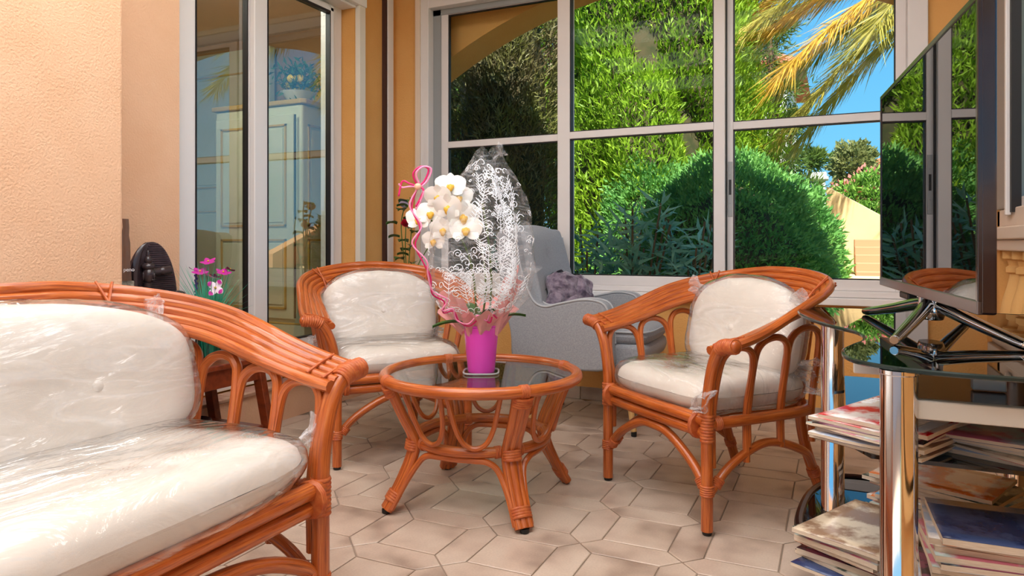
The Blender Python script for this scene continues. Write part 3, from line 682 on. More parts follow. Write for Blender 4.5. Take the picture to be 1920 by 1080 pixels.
# printed scrollwork on the film
b = MB(); r1 = random.Random(5)
def curl(th, z, size, turns, flip):
    pts = []
    for i in range(15):
        t = i/14; a = t*turns*2*PI; rr = size*(1-t*.85)
        dth = flip*rr*math.cos(a)/max(.06, wrap_r(z)); pts.append(wrap_p(th+dth, min(.76, max(.16, z+rr*math.sin(a))), .0015))
    b.tube(pts, .0013, 4, cap=False)
for i in range(330):
    u = r1.random()
    if u < .62: th = r1.gauss(-1.05, .42); z = r1.uniform(.22, .72)
    elif u < .85: th = r1.gauss(-1.9, .5); z = r1.uniform(.2, .42)
    else: th = r1.uniform(0, 2*PI); z = r1.uniform(.2, .7)
    curl(th, z, r1.uniform(.006, .017), r1.uniform(.6, 1.5), r1.choice((-1, 1)))
for i in range(46):     # fern-like sprigs
    th = r1.gauss(-1.1, .5); z = r1.uniform(.22, .62); L_ = r1.uniform(.05, .09); lean = r1.uniform(-.5, .5)
    ax = [wrap_p(th+lean*k*.05, z+L_*k/6, .002) for k in range(7)]; b.tube(ax, .0011, 4, cap=False)
    for k in range(1, 7):
        for sg in (1, -1): b.tube([ax[k], wrap_p(th+lean*k*.05+sg*.10, min(.76, z+L_*k/6+.012), .002)], .0011, 4, cap=False)
o = b.build('white_scroll_print', PRINT, bq); o['kind'] = 'stuff'
# pink tissue collar
def tissue(th0, w, hgt, seed):
    def fn(u, v):
        th = th0+(u-.5)*w; r = .056+v*.085+.014*math.sin(9*th+seed); z = .135+v*hgt*(1-.5*abs(u-.5))+.01*math.sin(7*th*2+seed)
        q = V(r*math.cos(th), r*.8*math.sin(th), z); return q+noise.noise_vector(q*30+V(seed, 0, 0))*.006
    MB().grid(fn, 14, 8).build('tissue_paper', PINKT, bq)
for th0, w, hg, sd in ((-.5, .9, .24, 1), (-1.5, 1.0, .085, 2), (-2.5, 1.0, .17, 3), (1.2, 1.4, .12, 4), (2.6, 1.2, .10, 5)): tissue(th0, w, hg, sd)
# orchids
def petal(b, L_, W_, M, cup=.25):
    def fn(u, v):
        s_ = math.sin(PI*min(1, v*.93+.05))**.65; x = (u-.5)*2*W_*s_; return M @ V(x, -cup*L_*(v*v*.5)+abs(x)*cup*.6, v*L_)
    b.grid(fn, 6, 7)
def orchid(p, rz, rx, size):
    M0 = Matrix.Translation(p) @ Matrix.Rotation(rz, 4, 'Z') @ Matrix.Rotation(rx, 4, 'X')
    b = MB()
    for a, l, w in ((0, .034, .013), (2.15, .034, .013), (-2.15, .034, .013), (1.2, .040, .024), (-1.2, .040, .024)):
        petal(b, l*size, w*size, M0 @ Matrix.Rotation(a, 4, 'Y') @ Matrix.Translation((0, -.002 if abs(a) == 1.2 else 0, .002)))
    o = b.build('orchid_flower', WPET, bq)
    c = MB(); c.ell((0, 0, 0), (.006*size, .008*size, .006*size)); c.ell((0, -.008*size, -.007*size), (.007*size, .005*size, .010*size)); c.ell((-.006*size, -.006*size, -.003*size), (.004*size, .004*size, .006*size)); c.ell((.006*size, -.006*size, -.003*size), (.004*size, .004*size, .006*size))
    c.v = [tuple(M0 @ Vector(q)) for q in c.v]; c.build('lip', YEL, o)
FL = [(848, 352, -.06, 1.35), (826, 372, -.07, 1.25), (812, 402, -.06, 1.3), (872, 408, -.09, 1.5), (846, 392, -.10, 1.35), (836, 432, -.08, 1.2), (878, 432, -.10, 1.45), (790, 412, -.05, 1.25), (862, 372, -.05, 1.3), (818, 452, -.06, 1.1)]
for i, (px, py, y, s) in enumerate(FL): orchid(K(px, py, y), r1.uniform(-.5, .4), r1.uniform(-.35, .25), s)
for x0, pts in ((0, ((905, 600), (912, 540), (905, 470), (880, 400), (850, 360), (815, 372))), (1, ((895, 600), (890, 530), (880, 480), (860, 440), (830, 420), (795, 410))), (2, ((918, 600), (922, 520), (915, 440), (905, 380)))):
    MB().rod([K(a, c, .01*x0-.02) for a, c in pts], .0035, 6, 8).build('stem', STEM, bq)
def strap_leaf(b, p, d, L_, W_, droop=.4):
    d = Vector(d).normalized(); s_ = d.cross(V(0, 0, 1)).normalized()
    def fn(u, v): return Vector(p)+d*L_*v-V(0, 0, droop*L_*v*v)+s_*(u-.5)*2*W_*math.sin(PI*(v*.9+.08))**.7+V(0, 0, abs(u-.5)*W_*.8)
    b.grid(fn, 5, 9)
for d in ((-.9, -.4, .5), (.3, -.7, .9), (.8, .2, .6), (-.3, .6, .8)):
    b = MB(); strap_leaf(b, (0, 0, .15), d, .20, .022); b.build('leaf', LEAFG, bq)
# ribbons
def ribbon(name, pts, w, m, side=(0, -1, .2), n=6):
    P = crom(pts, n); b = MB(); s_ = Vector(side); vs = []
    for i, p in enumerate(P):
        tg = (P[min(i+1, len(P)-1)]-P[max(i-1, 0)]).normalized(); sd = tg.cross(s_).normalized()*w/2; vs += [p-sd, p+sd]
    b.add(vs, [(2*i, 2*i+1, 2*i+3, 2*i+2) for i in range(len(P)-1)]); return b.build(name, m, bq, solid=.0006)
tr = [(793, 360, -.15), (785, 395, -.16), (800, 430, -.17), (792, 460, -.175), (806, 490, -.175), (818, 515, -.165), (820, 545, -.15), (840, 560, -.13), (838, 580, -.12), (856, 578, -.11), (866, 598, -.095), (884, 606, -.085), (905, 590, -.095), (920, 600, -.09), (926, 586, -.10), (934, 592, -.09)]
ribbon('ribbon', [K(a, c, y) for a, c, y in tr], .0052, MAGR); ribbon('ribbon', [K(a+6*math.cos(c*.09), c-4, y-.006) for a, c, y in tr], .0052, PINKR)
for m, dx, w in ((MAGR, 0, .0062), (PINKR, 5, .0058)):
    ribbon('bow_loop', [K(795+dx, 356, -.16), K(788+dx, 335, -.17), K(800+dx, 322, -.165), K(814+dx, 326, -.16), K(808+dx, 345, -.16), K(797+dx, 357, -.165)], w, m)
    ribbon('bow_tail', [K(796+dx, 357, -.165), K(782, 352+dx, -.17), K(768, 348+2*dx, -.16), K(762, 374 if dx == 0 else 352, -.165)], w, m)
    ribbon('bow_tail', [K(796+dx, 357, -.165), K(806, 362+dx, -.17), K(800, 378+dx, -.165), K(792, 392+dx, -.165)], w, m)
MB().ell(K(796, 357, -.168), (.012, .008, .011)).build('bow_knot', mat('peach_knot', (246, 190, 160), .5), bq)
# ================================================================ grey armchair below the window
FAB = mat('grey_fabric', (164, 166, 170), .9, color2=(140, 142, 147), nscale=160, ncontrast=(.3, .7), bump=.25, bscale=420, sheen=.2)
PIPE = mat('grey_piping', (176, 178, 182), .8); WLEG = mat('beech_leg', (214, 170, 108), .45)
ac = thing('wing_armchair', 'grey upholstered high-back armchair under the window', 'armchair', (-1.2, 3.41, 0), 0)
SIDE = [(-.21, .306), (.0, .300), (.246, .31), (.262, .42), (.258, .541), (.241, .598), (.203, .621), (.125, .626), (.02, .605), (-.055, .588), (-.107, .605), (-.145, .665), (-.185, .78), (-.210, .92), (-.235, .965), (-.29, .955), (-.315, .90), (-.285, .65), (-.24, .467)]
out = crom([(x, 0, z) for x, z in SIDE], 4, True); TY2 = Matrix.Rotation(PI/2, 4, 'X')
for s in (-1, 1):
    o = MB().prism([(p.x, p.z) for p in out], -.045, .045, Matrix.Translation((0, s*.275, 0)) @ TY2).build('side_panel', FAB, ac, bevel=.022)
    top = crom([(x, s*.275-s*-.040, z+.002) for x, z in SIDE[3:14]], 6)
    MB().tube([V(p.x, s*.318, p.z) for p in top], .0055, 8).build('piping', PIPE, o); MB().tube([V(p.x, s*.232, p.z) for p in top], .0055, 8).build('piping', PIPE, o)
def backf(u, v):
    y = (u-.5)*.50; z = .42+v*.565; c = math.sin(PI*u); x = -.085-.125*v+.018*(1-c)
    return x, y, z
b = MB(); nb, nv_ = 15, 15; fr_, bk_ = [], []
def bf(u, v):
    x, y, z = backf(u, v); e = max(0, v-.9)/.1; return V(x-.03*e*e+.012*math.sin(PI*v)-(.02 if abs(u-.5) < .04 and abs(v-.70) < .04 else 0), y*(1-.10*e*e), z-.02*(2*u-1)**2*v)
def bb_(u, v):
    x, y, z = backf(u, v); e = max(0, v-.9)/.1; return V(x-.115+.03*e*e, y*(1-.10*e*e), z-.02*(2*u-1)**2*v)
b.grid(lambda u, v: bf(u, v) if True else 0, nb, nv_); n0 = len(b.v); b.grid(lambda u, v: bb_(1-u, v), nb, nv_)
top = [(nv_-1)*nb+i for i in range(nb)]; topb = [n0+(nv_-1)*nb+(nb-1-i) for i in range(nb)]
b.add([], []); b.f += [(top[i], top[i+1], topb[i+1], topb[i]) for i in range(nb-1)]; b.uv += [None]*(nb-1)
lft = [i*nb for i in range(nv_)]; lftb = [n0+i*nb+nb-1 for i in range(nv_)]; rgt = [i*nb+nb-1 for i in range(nv_)]; rgtb = [n0+i*nb for i in range(nv_)]
b.f += [(lft[i], lft[i+1], lftb[i+1], lftb[i]) for i in range(nv_-1)]+[(rgt[i+1], rgt[i], rgtb[i], rgtb[i+1]) for i in range(nv_-1)]; b.uv += [None]*(2*nv_-2)
bo = b.build('backrest', FAB, ac, ang=60, bevel=.012)
MB().ell(bf(.5, .70)+V(.004, 0, 0), (.006, .012, .012)).build('button', FAB, bo)
o = pillow(.50, .47, .10, 6, .0, 1, power=8).build('seat_cushion', FAB, ac); o.matrix_local = Matrix.Translation((.165, 0, .455)) @ Matrix.Rotation(PI/2, 4, 'X')
MB().tube([V(.165+.255*(abs(math.cos(a))**.33)*math.copysign(1, math.cos(a)), .238*(abs(math.sin(a))**.33)*math.copysign(1, math.sin(a)), .478) for a in [2*PI*i/60 for i in range(60)]], .005, 6, closed=True).build('piping', PIPE, ac)
MB().prism([(-.18, .305), (.30, .305), (.385, .33), (.405, .375), (.395, .42), (-.12, .42)], -.235, .235, TY2).build('seat_base', FAB, ac, bevel=.02)
for x, y, dx in ((.30, -.20, .05), (.30, .20, .05), (-.13, -.20, -.05), (-.13, .20, -.05)):
    lo = MB().rod([(x, y, .31), (x+dx*.5, y*1.08, .16), (x+dx, y*1.16, .022)], [.020]*6+[.014]*7, 6, 12).build('leg', WLEG, ac)
    MB().lathe([(.012, 0), (.0135, .003), (.0135, .024)], 12, Matrix.Translation((x+dx, y*1.16, 0))).build('foot_cap', FOOT, lo)
FUR = mat('mauve_plush', (146, 132, 146), .9, color2=(92, 78, 96), nscale=22, ncontrast=(.4, .6), bump=1.0, bscale=30, sheen=.5)
o = pillow(.25, .24, .10, 3.6, .024, 31, None, 18, seg=90, rings=20).build('plush_cushion', FUR, None)
tag(o, 'small crushed mauve plush cushion on the grey armchair', 'cushion'); o.location = (-1.225, 3.33, .625); o.rotation_euler = (-.25, .22, .75)
# ================================================================ television
tv = thing('television', 'flat black television with chrome forked foot on the glass desk', 'television', (.1725, 1.914, .689), math.radians(-83.6))
TVI = (Matrix.Translation((.1725, 1.914, .689)) @ Matrix.Rotation(math.radians(-83.6), 4, 'Z')).inverted()
HB = mat('tv_bezel', (38, 24, 26), .22, coat=.5); SCR = mat('tv_screen', (5, 5, 6), .012, spec=1.0, ior=1.8)
BX0, BX1, BZ0, BZ1 = -.469, .469, .0765, .6395
o = MB().box(BX0, BX1, -.0, .026, BZ0, BZ1).build('housing', HB, tv, smooth=False, bevel=.004)
b = MB(); b.box(BX0, BX0+.010, -.004, .004, BZ0, BZ1); b.box(BX1-.012, BX1, -.004, .004, BZ0, BZ1); b.box(BX0, BX1, -.004, .004, BZ1-.012, BZ1); b.build('bezel', HB, tv, smooth=False, bevel=.0015)
MB().box(BX0, BX1, -.005, .004, BZ0, BZ0+.024).build('lower_bezel', mat('tv_lower_bezel', (120, 112, 112), .25, metal=.6), tv, smooth=False, bevel=.0015)
MB().box(BX0+.010, BX1-.012, -.0015, .0, BZ0+.024, BZ1-.012).build('screen', SCR, tv, smooth=False)
MB().box(-.34, .34, .026, .058, .13, .45).build('rear_box', BLACK, tv, smooth=False, bevel=.01)
MB().box(-.20, -.10, -.002, .02, BZ0-.018, BZ0).build('sensor', BLACK, tv, smooth=False, bevel=.004)
def T(u, v, z): return TVI @ V(u, v, z)
hub = T(.198, 1.90, .70)
MB().lathe([(.030, -.01), (.034, .0), (.032, .02), (.030, .04), (.028, .07)], 24, Matrix.Translation((hub.x, hub.y, .035)) @ Matrix.Diagonal((1.5, .8, 1, 1))).build('neck', CHROME, tv)
for (u, v) in ((.070, 2.235), (.102, 1.585), (.325, 1.60), (.315, 2.20)):
    p = T(u, v, .6875); d = (V(p.x, p.y, 0)-V(hub.x, hub.y, 0))
    q = [V(hub.x, hub.y, .062), V(hub.x, hub.y, .058)+d*.12, V(hub.x, hub.y, .034)+d*.5, V(hub.x, hub.y, .0105)+d*.93, V(hub.x, hub.y, .0085)+d]
    P = crom(q, 7); MB().tube(P, [.019-.011*i/(len(P)-1) for i in range(len(P))], 10).build('foot', CHROME, tv)
# ================================================================ glass desk that carries it
dk = thing('glass_desk', 'black glass desk on chrome posts with a wavy edge and casters', 'desk', (0, 0, .0623)); dk.scale = (.93,)*3
DG = mat('black_glass', (10, 12, 16), .02, spec=.8, ior=1.7); EDGE = mat('glass_edge', (30, 44, 42), .15)
wave = [(-.016, 2.615), (-.082, 2.584), (-.112, 2.50), (-.109, 2.40), (-.095, 2.308), (-.055, 2.166), (-.013, 2.058), (.025, 1.986), (.050, 1.916), (.059, 1.845), (.052, 1.763), (.031, 1.689), (.014, 1.614), (.012, 1.558), (.019, 1.504), (.036, 1.464), (.070, 1.429), (.110, 1.406), (.187, 1.388), (.30, 1.385), (.50, 1.385), (.54, 1.43), (.54, 2.52), (.50, 2.60), (.30, 2.62)]
w3 = [(p.x, p.y) for p in crom([(x, y, 0) for x, y in wave], 4, True)]
def tint_glass():
    m = bpy.data.materials.new('smoked_glass'); N = Nodes(m); MATS['smoked'] = m
    tr_ = N.add('BsdfTransparent'); tr_.inputs[0].default_value = lin((96, 104, 110)); gl = N.add('BsdfGlossy'); gl.inputs['Roughness'].default_value = .01
    fr = N.schlick(1.7); mx = N.add('MixShader'); N.link(fr.outputs[0], mx.inputs[0]); N.link(tr_.outputs[0], mx.inputs[1]); N.link(gl.outputs[0], mx.inputs[2]); N.link(mx.outputs[0], N.out.inputs[0]); return m
SMOKE = tint_glass()
gt = MB().prism(w3, .664, .672).build('glass_top', SMOKE, dk, ang=30)
MB().tube([(x, y, .668) for x, y in w3], .0048, 6, closed=True).build('edge', EDGE, gt)
for x, y in ((.100, 1.437), (-.012, 2.19), (.48, 1.46), (.48, 2.52)):
    MB().lathe([(.032, .075), (.032, .090), (.0305, .092), (.0305, .655), (.033, .657), (.033, .664)], 32, Matrix.Translation((x, y, 0))).build('post', CHROME, dk)
MB().prism([(.02, 1.62), (.06, 1.54), (.50, 1.54), (.50, 2.42), (.02, 2.42)], .470, .478).build('middle_shelf', SMOKE, dk, ang=30)
lw = [(-.02, 2.45), (-.075, 2.30), (-.095, 2.10), (-.085, 1.97), (-.06, 1.88), (-.02, 1.79), (.01, 1.70), (.015, 1.55), (.05, 1.44), (.12, 1.40), (.50, 1.40), (.52, 1.45), (.52, 2.48), (.48, 2.52), (.05, 2.52)]
l3 = [(p.x, p.y) for p in crom([(x, y, 0) for x, y in lw], 4, True)]
bs = MB().prism(l3, .128, .138).build('bottom_shelf', SMOKE, dk, ang=30); MB().tube([(x, y, .135) for x, y in l3], .012, 8, closed=True).build('edge', mat('dark_chrome', (60, 46, 46), .18, metal=.8), bs)
for x, y in ((-.035, 1.93), (.08, 1.47), (-.03, 2.38), (.46, 1.47), (.46, 2.46)):
    co = MB().box(x-.018, x+.018, y-.008, y+.008, -.012, .124).build('caster', CHROME, dk, smooth=False, bevel=.004)
    for s in (-1, 1): MB().lathe([(.010, -.008), (.030, -.008), (.033, -.004), (.033, .004), (.030, .008), (.010, .008)], 24, Matrix.Translation((x+s*.017, y, -.034)) @ Matrix.Rotation(PI/2, 4, 'Y')).build('wheel', mat('caster_rubber', (62, 58, 58), .5), co)
# keyboard tray in a silver frame, hung below the top
SIL = mat('silver_frame', (206, 202, 192), .4, metal=.2)
ty = MB().box(.115, .50, 1.455, 1.90, .600, .604).build('keyboard_tray', mat('tray_panel', (78, 58, 52), .12, spec=.7), dk, smooth=False)
b = MB(); b.box(.100, .515, 1.435, 1.457, .578, .612); b.box(.100, .118, 1.457, 1.90, .580, .610); b.box(.497, .515, 1.457, 1.90, .580, .610); b.box(.1, .515, 1.88, 1.9, .58, .61); b.build('tray_frame', SIL, ty, smooth=False, bevel=.003)
for x in (.30, .318): MB().lathe([(.0028, 0), (.0028, .0012)], 10, Matrix.Translation((x, 1.4345, .595)) @ Matrix.Rotation(PI/2, 4, 'X')).build('screw_hole', BLACK, ty)
for x, y in ((.06, 1.72), (.265, 1.62)):
    MB().box(x-.028, x+.028, y-.012, y+.012, .606, .663).build('bracket', SIL, dk, smooth=False, bevel=.003)
MB().box(.108, .126, 1.50, 1.95, .612, .622).build('slide_rail', BLACK, dk, smooth=False)
# ================================================================ magazines
PAGES = mat('page_edges', (224, 212, 194), .8, color2=(196, 176, 150), nscale=220, stretch=(.2, .2, 6), ncontrast=(.3, .7))
COVERS = [mat('cover_%d' % i, c, .25, color2=c2, nscale=9, ncontrast=(.45, .55)) for i, (c, c2) in enumerate((((206, 24, 34), (236, 226, 222)), ((232, 226, 220), (170, 186, 210)), ((40, 52, 96), (70, 86, 130)), ((222, 206, 180), (150, 120, 96)), ((180, 196, 190), (196, 110, 128)), ((238, 236, 230), (206, 60, 50)), ((60, 70, 60), (190, 190, 176)), ((220, 120, 50), (244, 236, 224)), ((92, 160, 206), (226, 236, 240)), ((30, 26, 30), (120, 60, 80))))]
def ORD(k): return ['topmost', 'second', 'third', 'fourth', 'fifth', 'sixth', 'seventh', 'eighth', 'ninth', 'tenth', 'eleventh', 'twelfth', 'thirteenth', 'fourteenth', 'fifteenth', 'sixteenth', 'seventeenth', 'eighteenth', 'nineteenth', 'twentieth', 'twenty-first'][k]
r2 = random.Random(11)
def magazine(x, y, z, rz, th, cov, label, w=.21, l=.28, sag=(0, 0), group='magazines on the glass desk', name='magazine'):
    t = thing(name, label, 'magazine' if name == 'magazine' else 'newspaper', (x*.93, y*.93, z*.93+.0623), rz, group); t.scale = (.93,)*3
    def sheet(h_):
        def fn(u, v):
            X = (u-.5)*w; Y = (v-.5)*l; return V(X, Y, h_-sag[0]*max(0, abs(u-.5)*2-.4)**2*(1 if u < .5 else 0)-sag[1]*max(0, (.5-v)*2-.35)**2+.0015*math.sin(5*u+x*90))
        return fn
    b = MB(); n_, m_ = 7, 9; b.grid(sheet(.0006), n_, m_); k = len(b.v); b.grid(sheet(th-.0006), n_, m_)
    b.f = [f[::-1] if max(f) < k else f for f in b.f]
    rim = [i for i in range(n_)]+[j*n_+n_-1 for j in range(1, m_)]+[(m_-1)*n_+i for i in range(n_-2, -1, -1)]+[j*n_ for j in range(m_-2, 0, -1)]
    b.f += [(rim[i], rim[(i+1) % len(rim)], k+rim[(i+1) % len(rim)], k+rim[i]) for i in range(len(rim))]; b.uv = [None]*len(b.f)
    b.build('pages', PAGES, t, ang=40)
    c = MB(); c.grid(sheet(th), n_, m_); c.build('cover', cov, t, solid=.0008)
    c = MB(); c.grid(sheet(.0002), n_, m_); c.build('back_cover', r2.choice(COVERS), t, solid=.0006)
    return t
z = .4785
LM = 'worn magazine, %s from the top under the red-covered one on the middle shelf'
for i in range(8):
    th = r2.uniform(.005, .0085); top = i == 7
    m_ = magazine(.108+r2.uniform(-.016, .012), 1.672+r2.uniform(-.014, .014), z, math.radians(150+r2.uniform(-9, 9)), th, COVERS[0] if top else r2.choice(COVERS[1:]), 'red and white magazine on top of the middle-shelf pile' if top else LM % ORD(7-i), sag=(0, 0) if i else (0, 0)); z += th+.0003
    if top:
        c = m_
        BOX('cover_photo', COVERS[1], c, -.095, .06, -.02, .13, th+.0004, th+.0010)
        BOX('cover_photo', mat('cover_grey', (120, 112, 110), .3, color2=(226, 220, 214), nscale=30), c, -.07, .03, .03, .09, th+.0011, th+.0015)
        for k in range(4): BOX('headline', PRINT, c, .065, .098, -.11+k*.02, -.098+k*.02, th+.0004, th+.0012)
z = .4785
LN = 'folded newspaper, %s from the top of the heap under the keyboard tray'
for i in range(5):
    th = r2.uniform(.006, .010); magazine(.345+r2.uniform(-.02, .02), 1.70+r2.uniform(-.02, .02), z, math.radians(62+r2.uniform(-14, 14)), th, COVERS[4] if i == 4 else r2.choice(COVERS[1:4]), 'pink and green magazine lying under the keyboard tray' if i == 4 else LN % ORD(4-i), .24, .32, name='magazine' if i == 4 else 'newspaper', group='newspapers on the middle shelf' if i < 4 else 'magazines on the glass desk'); z += th+.0004
def pile(x, y, n, rz, lab, toplab, z=.1385, jit=.02, ja=10, sag=(0, 0), first=None):
    for i in range(n):
        th = r2.uniform(.006, .013); magazine(x+r2.uniform(-jit, jit), y+r2.uniform(-jit, jit), z, math.radians(rz+r2.uniform(-ja, ja)), th, r2.choice(COVERS), toplab if i == n-1 else lab % ORD(n-1-i), r2.choice((.20, .21, .22)), r2.choice((.27, .28, .30)), sag); z += th+.0004
    return z
pile(.085, 1.86, 9, 146, 'magazine, %s from top of the low pile at the left bottom-shelf edge', 'cream magazine topping the low pile at the left edge of the bottom shelf', jit=.018, ja=7)
pile(.30, 1.60, 21, 92, 'magazine, %s from top of the tall straight pile on the bottom shelf', 'dark magazine topping the tall pile on the bottom shelf', jit=.012, ja=5)
pile(.26, 2.15, 14, 60, 'magazine, %s from top of the pile at the back of the bottom shelf', 'magazine topping the pile at the back of the bottom shelf', jit=.015)
# ================================================================ wooden side table behind the sofa, with what stands on it
WOOD = mat('red_brown_wood', (128, 56, 26), .35, color2=(100, 40, 18), nscale=6, stretch=(1, 6, 6), coat=.3)
sd = thing('side_table', 'red-brown wooden side table with splayed legs beside the door step', 'table', (-2.33, 1.98, 0))
MB().box(-.17, .17, -.26, .27, .398, .42).build('top', WOOD, sd, smooth=False, bevel=.004)
b = MB()
MB().box(.135, .155, -.22, .23, .325, .398).build('apron', WOOD, sd, smooth=False, bevel=.002); MB().box(-.155, -.135, -.22, .23, .325, .398).build('apron', WOOD, sd, smooth=False, bevel=.002)
MB().box(-.135, .135, .215, .235, .325, .398).build('apron', WOOD, sd, smooth=False, bevel=.002)
for sx in (-1, 1):
    for sy in (-1, 1):
        MB().prism([(-.022, -.016), (.022, -.016), (.022, .016), (-.022, .016)], 0, .40, Matrix.Translation((sx*.155, sy*.30+.005, 0)) @ Matrix(((1, 0, -sx*.02, 0), (0, 1, -sy*.20, 0), (0, 0, 1, 0), (0, 0, 0, 1)))).build('leg', WOOD, sd, smooth=False, bevel=.003)
MB().box(-.15, .15, -.26, .26, .105, .130).build('shelf', WOOD, sd, smooth=False, bevel=.003)
MB().box(.13, .15, -.26, .26, .06, .105).build('shelf_rail', WOOD, sd, smooth=False, bevel=.002)
o = MB().lathe([(.02, 0), (.025, .004), (.06, .03), (.082, .06), (.080, .066), (.058, .036), (.02, .012), (.001, .010)], 28).build('bowl', mat('dark_bowl', (40, 28, 34), .3), None); tag(o, 'small dark bowl on the lower shelf of the side table', 'bowl'); o.location = (-2.30, 1.97, .130)
# glass vase of artificial meadow flowers
va = thing('flower_vase', 'glass vase of teal grass and magenta-white artificial flowers on the side table', 'flowers', (-2.325, 2.09, .420))
MB().lathe([(.001, 0), (.044, 0), (.047, .004), (.047, .16), (.0455, .16), (.0450, .006), (.001, .005)], 32, cap=False).build('vase', pane_mat('vase_glass', (190, 226, 226), 1.45), va)
GRS = mat('artificial_grass', (56, 176, 132), .4, color2=(92, 200, 170), nscale=30); gr = MB()
for i in range(190):
    a = r2.uniform(0, 2*PI); r0 = .035*math.sqrt(r2.random()); sp = r2.random()**1.5*.15; hh = r2.uniform(.20, .40)
    p0 = V(r0*math.cos(a), r0*math.sin(a), .008); p1 = V((r0+sp*.15)*math.cos(a), (r0+sp*.15)*math.sin(a), .16); p2 = V((r0+sp)*math.cos(a), (r0+sp)*math.sin(a), hh)
    mid = (p1+p2)*.5-V(math.cos(a), math.sin(a), 0)*sp*.12; P = [p0, p1, mid, p2]; w = .0019
    for q0, q1, wa, wb in ((P[0], P[1], w, w), (P[1], P[2], w, w*.8), (P[2], P[3], w*.8, .0002)):
        s_ = (q1-q0).cross(V(math.cos(a*3.1), math.sin(a*3.1), .3)).normalized(); gr.add([q0-s_*wa, q0+s_*wa, q1+s_*wb, q1-s_*wb], [(0, 1, 2, 3)])
o = gr.build('grass', GRS, va); o['kind'] = 'stuff'
PM = mat('petal_magenta', (190, 40, 150), .5); PW = mat('petal_white', (246, 226, 240), .5); PD = mat('petal_dark', (120, 20, 80), .5)
Rv = V(.908, .419, 0); Bv = V(-.419, .908, 0)
for i, (dx, dz, dy, sz, kind, tl) in enumerate(((-.005, .395, 0, .034, 0, .9), (-.030, .355, -.02, .036, 1, 1.0), (.060, .352, -.01, .034, 0, 1.1), (.050, .292, -.06, .040, 2, .25), (-.012, .335, .03, .03, 1, 1.2), (-.062, .36, 0, .03, 3, 1.0), (.075, .362, .02, .028, 3, 1.0), (.018, .335, .01, .026, 1, 1.1))):
    c = Rv*dx+Bv*dy+V(0, 0, dz); b = MB()
    M0 = Matrix.Translation(c) @ Matrix.Rotation(math.radians(24.8)+i*.4, 4, 'Z') @ Matrix.Rotation(-1.0-.12*tl, 4, 'X') if kind != 2 else Matrix.Translation(c) @ Matrix.Rotation(math.radians(24.8), 4, 'Z') @ Matrix.Rotation(-.2, 4, 'X')
    for k in range(4 if kind == 2 else 5): petal(b, sz*.95, sz*.34, M0 @ Matrix.Rotation(2*PI*k/(4 if kind == 2 else 5)+.6, 4, 'Y'))
    fl = b.build('flower', {0: PM, 1: PM, 2: PW, 3: PD}[kind], va)
    if kind == 2:
        b = MB()
        for k in range(4):
            Mk = M0 @ Matrix.Rotation(2*PI*k/4+.6, 4, 'Y') @ Matrix.Translation((0, -.0065, sz*.52)); petal(b, sz*.36, sz*.27, Mk)
        b.build('petal_tip', PM, fl)
    MB().ell(M0 @ V(0, -.003, 0), (sz*.12, sz*.12, sz*.12), seg=10, rings=6).build('flower_eye', YEL, fl)
    MB().rod([V(dx*.1, 0, .02), c*.5+V(0, 0, .02), c], .0013, 5, 5).build('stem', GRS, va)
b = MB()
for k in range(14): b.ell(Rv*(-.055+.004*math.sin(k*2))+V(0, 0, .26+k*.0065), (.005, .005, .005), seg=6, rings=4)
o = b.build('lavender_sprig', mat('lavender', (86, 70, 140), .6), va); o['kind'] = 'stuff'
# oval plaque with a relief figure
PLQ = mat('dark_carved_wood', (60, 46, 50), .4, color2=(78, 62, 66), nscale=30)
pl = thing('carved_plaque', 'dark oval plaque with a serene relief bust on ridged ground', 'plaque', (-2.44, 1.912, .42), math.radians(4))
ov = lambda k: [(.122*k*math.cos(2*PI*i/64), .475/2+.475/2*k*math.sin(2*PI*i/64)) for i in range(64)]
TX2 = Matrix.Rotation(PI/2, 4, 'Z') @ Matrix.Rotation(PI/2, 4, 'X')     # x->v, y->z, z->u
MB().prism(ov(1), -.008, .004, TX2).build('oval_board', PLQ, pl, ang=30)
b = MB()
for k in range(1, 58):
    z_ = .475*k/58; hw = .120*math.sqrt(max(0, 1-((z_-.2375)/.2375)**2))-.004
    if hw > .01: b.tube([(.004, -hw*(.45 if z_ > .28 else .9), z_), (.004, hw, z_)], .0034, 6)
o = b.build('ridge', PLQ, pl); o['kind'] = 'stuff'
f = MB(); cy = -.052
f.ell((.022, cy, .345), (.021, .019, .027)); f.ell((.020, cy, .372), (.022, .021, .014)); f.ell((.020, cy, .392), (.012, .012, .014)); f.ell((.020, cy, .408), (.005, .005, .016))
f.ell((.044, cy+.002, .343), (.004, .0035, .008)); f.ell((.040, cy+.002, .330), (.004, .006, .0025)); f.ell((.041, cy-.008, .350), (.002, .004, .0015)); f.ell((.041, cy+.010, .350), (.002, .004, .0015))
f.ell((.022, cy-.020, .342), (.004, .003, .012)); f.ell((.022, cy+.020, .342), (.004, .003, .012))
f.tube([(.018, cy, .33), (.018, cy, .295)], .011, 12); f.ell((.014, cy+.005, .265), (.022, .052, .034)); f.ell((.014, cy+.01, .20), (.020, .045, .07)); f.ell((.012, cy+.015, .10), (.022, .07, .06))
f.rod([(.016, cy+.035, .275), (.024, cy+.075, .262), (.03, cy+.105, .272), (.03, cy+.125, .268)], [.016]*10+[.0185]*9, 6, 14)
f.rod([(.014, cy+.012, .352), (.022, cy+.045, .356), (.026, cy+.078, .358)], [.012]*7+[.0155]*6, 6, 14)
f.grid(lambda u, v: V(.012+.006*math.sin(PI*v), -.112*math.cos(u*1.25-.2)+.035*v*math.cos(u*1.25), .2375+.215*math.sin(u*1.25+.12)), 16, 6)
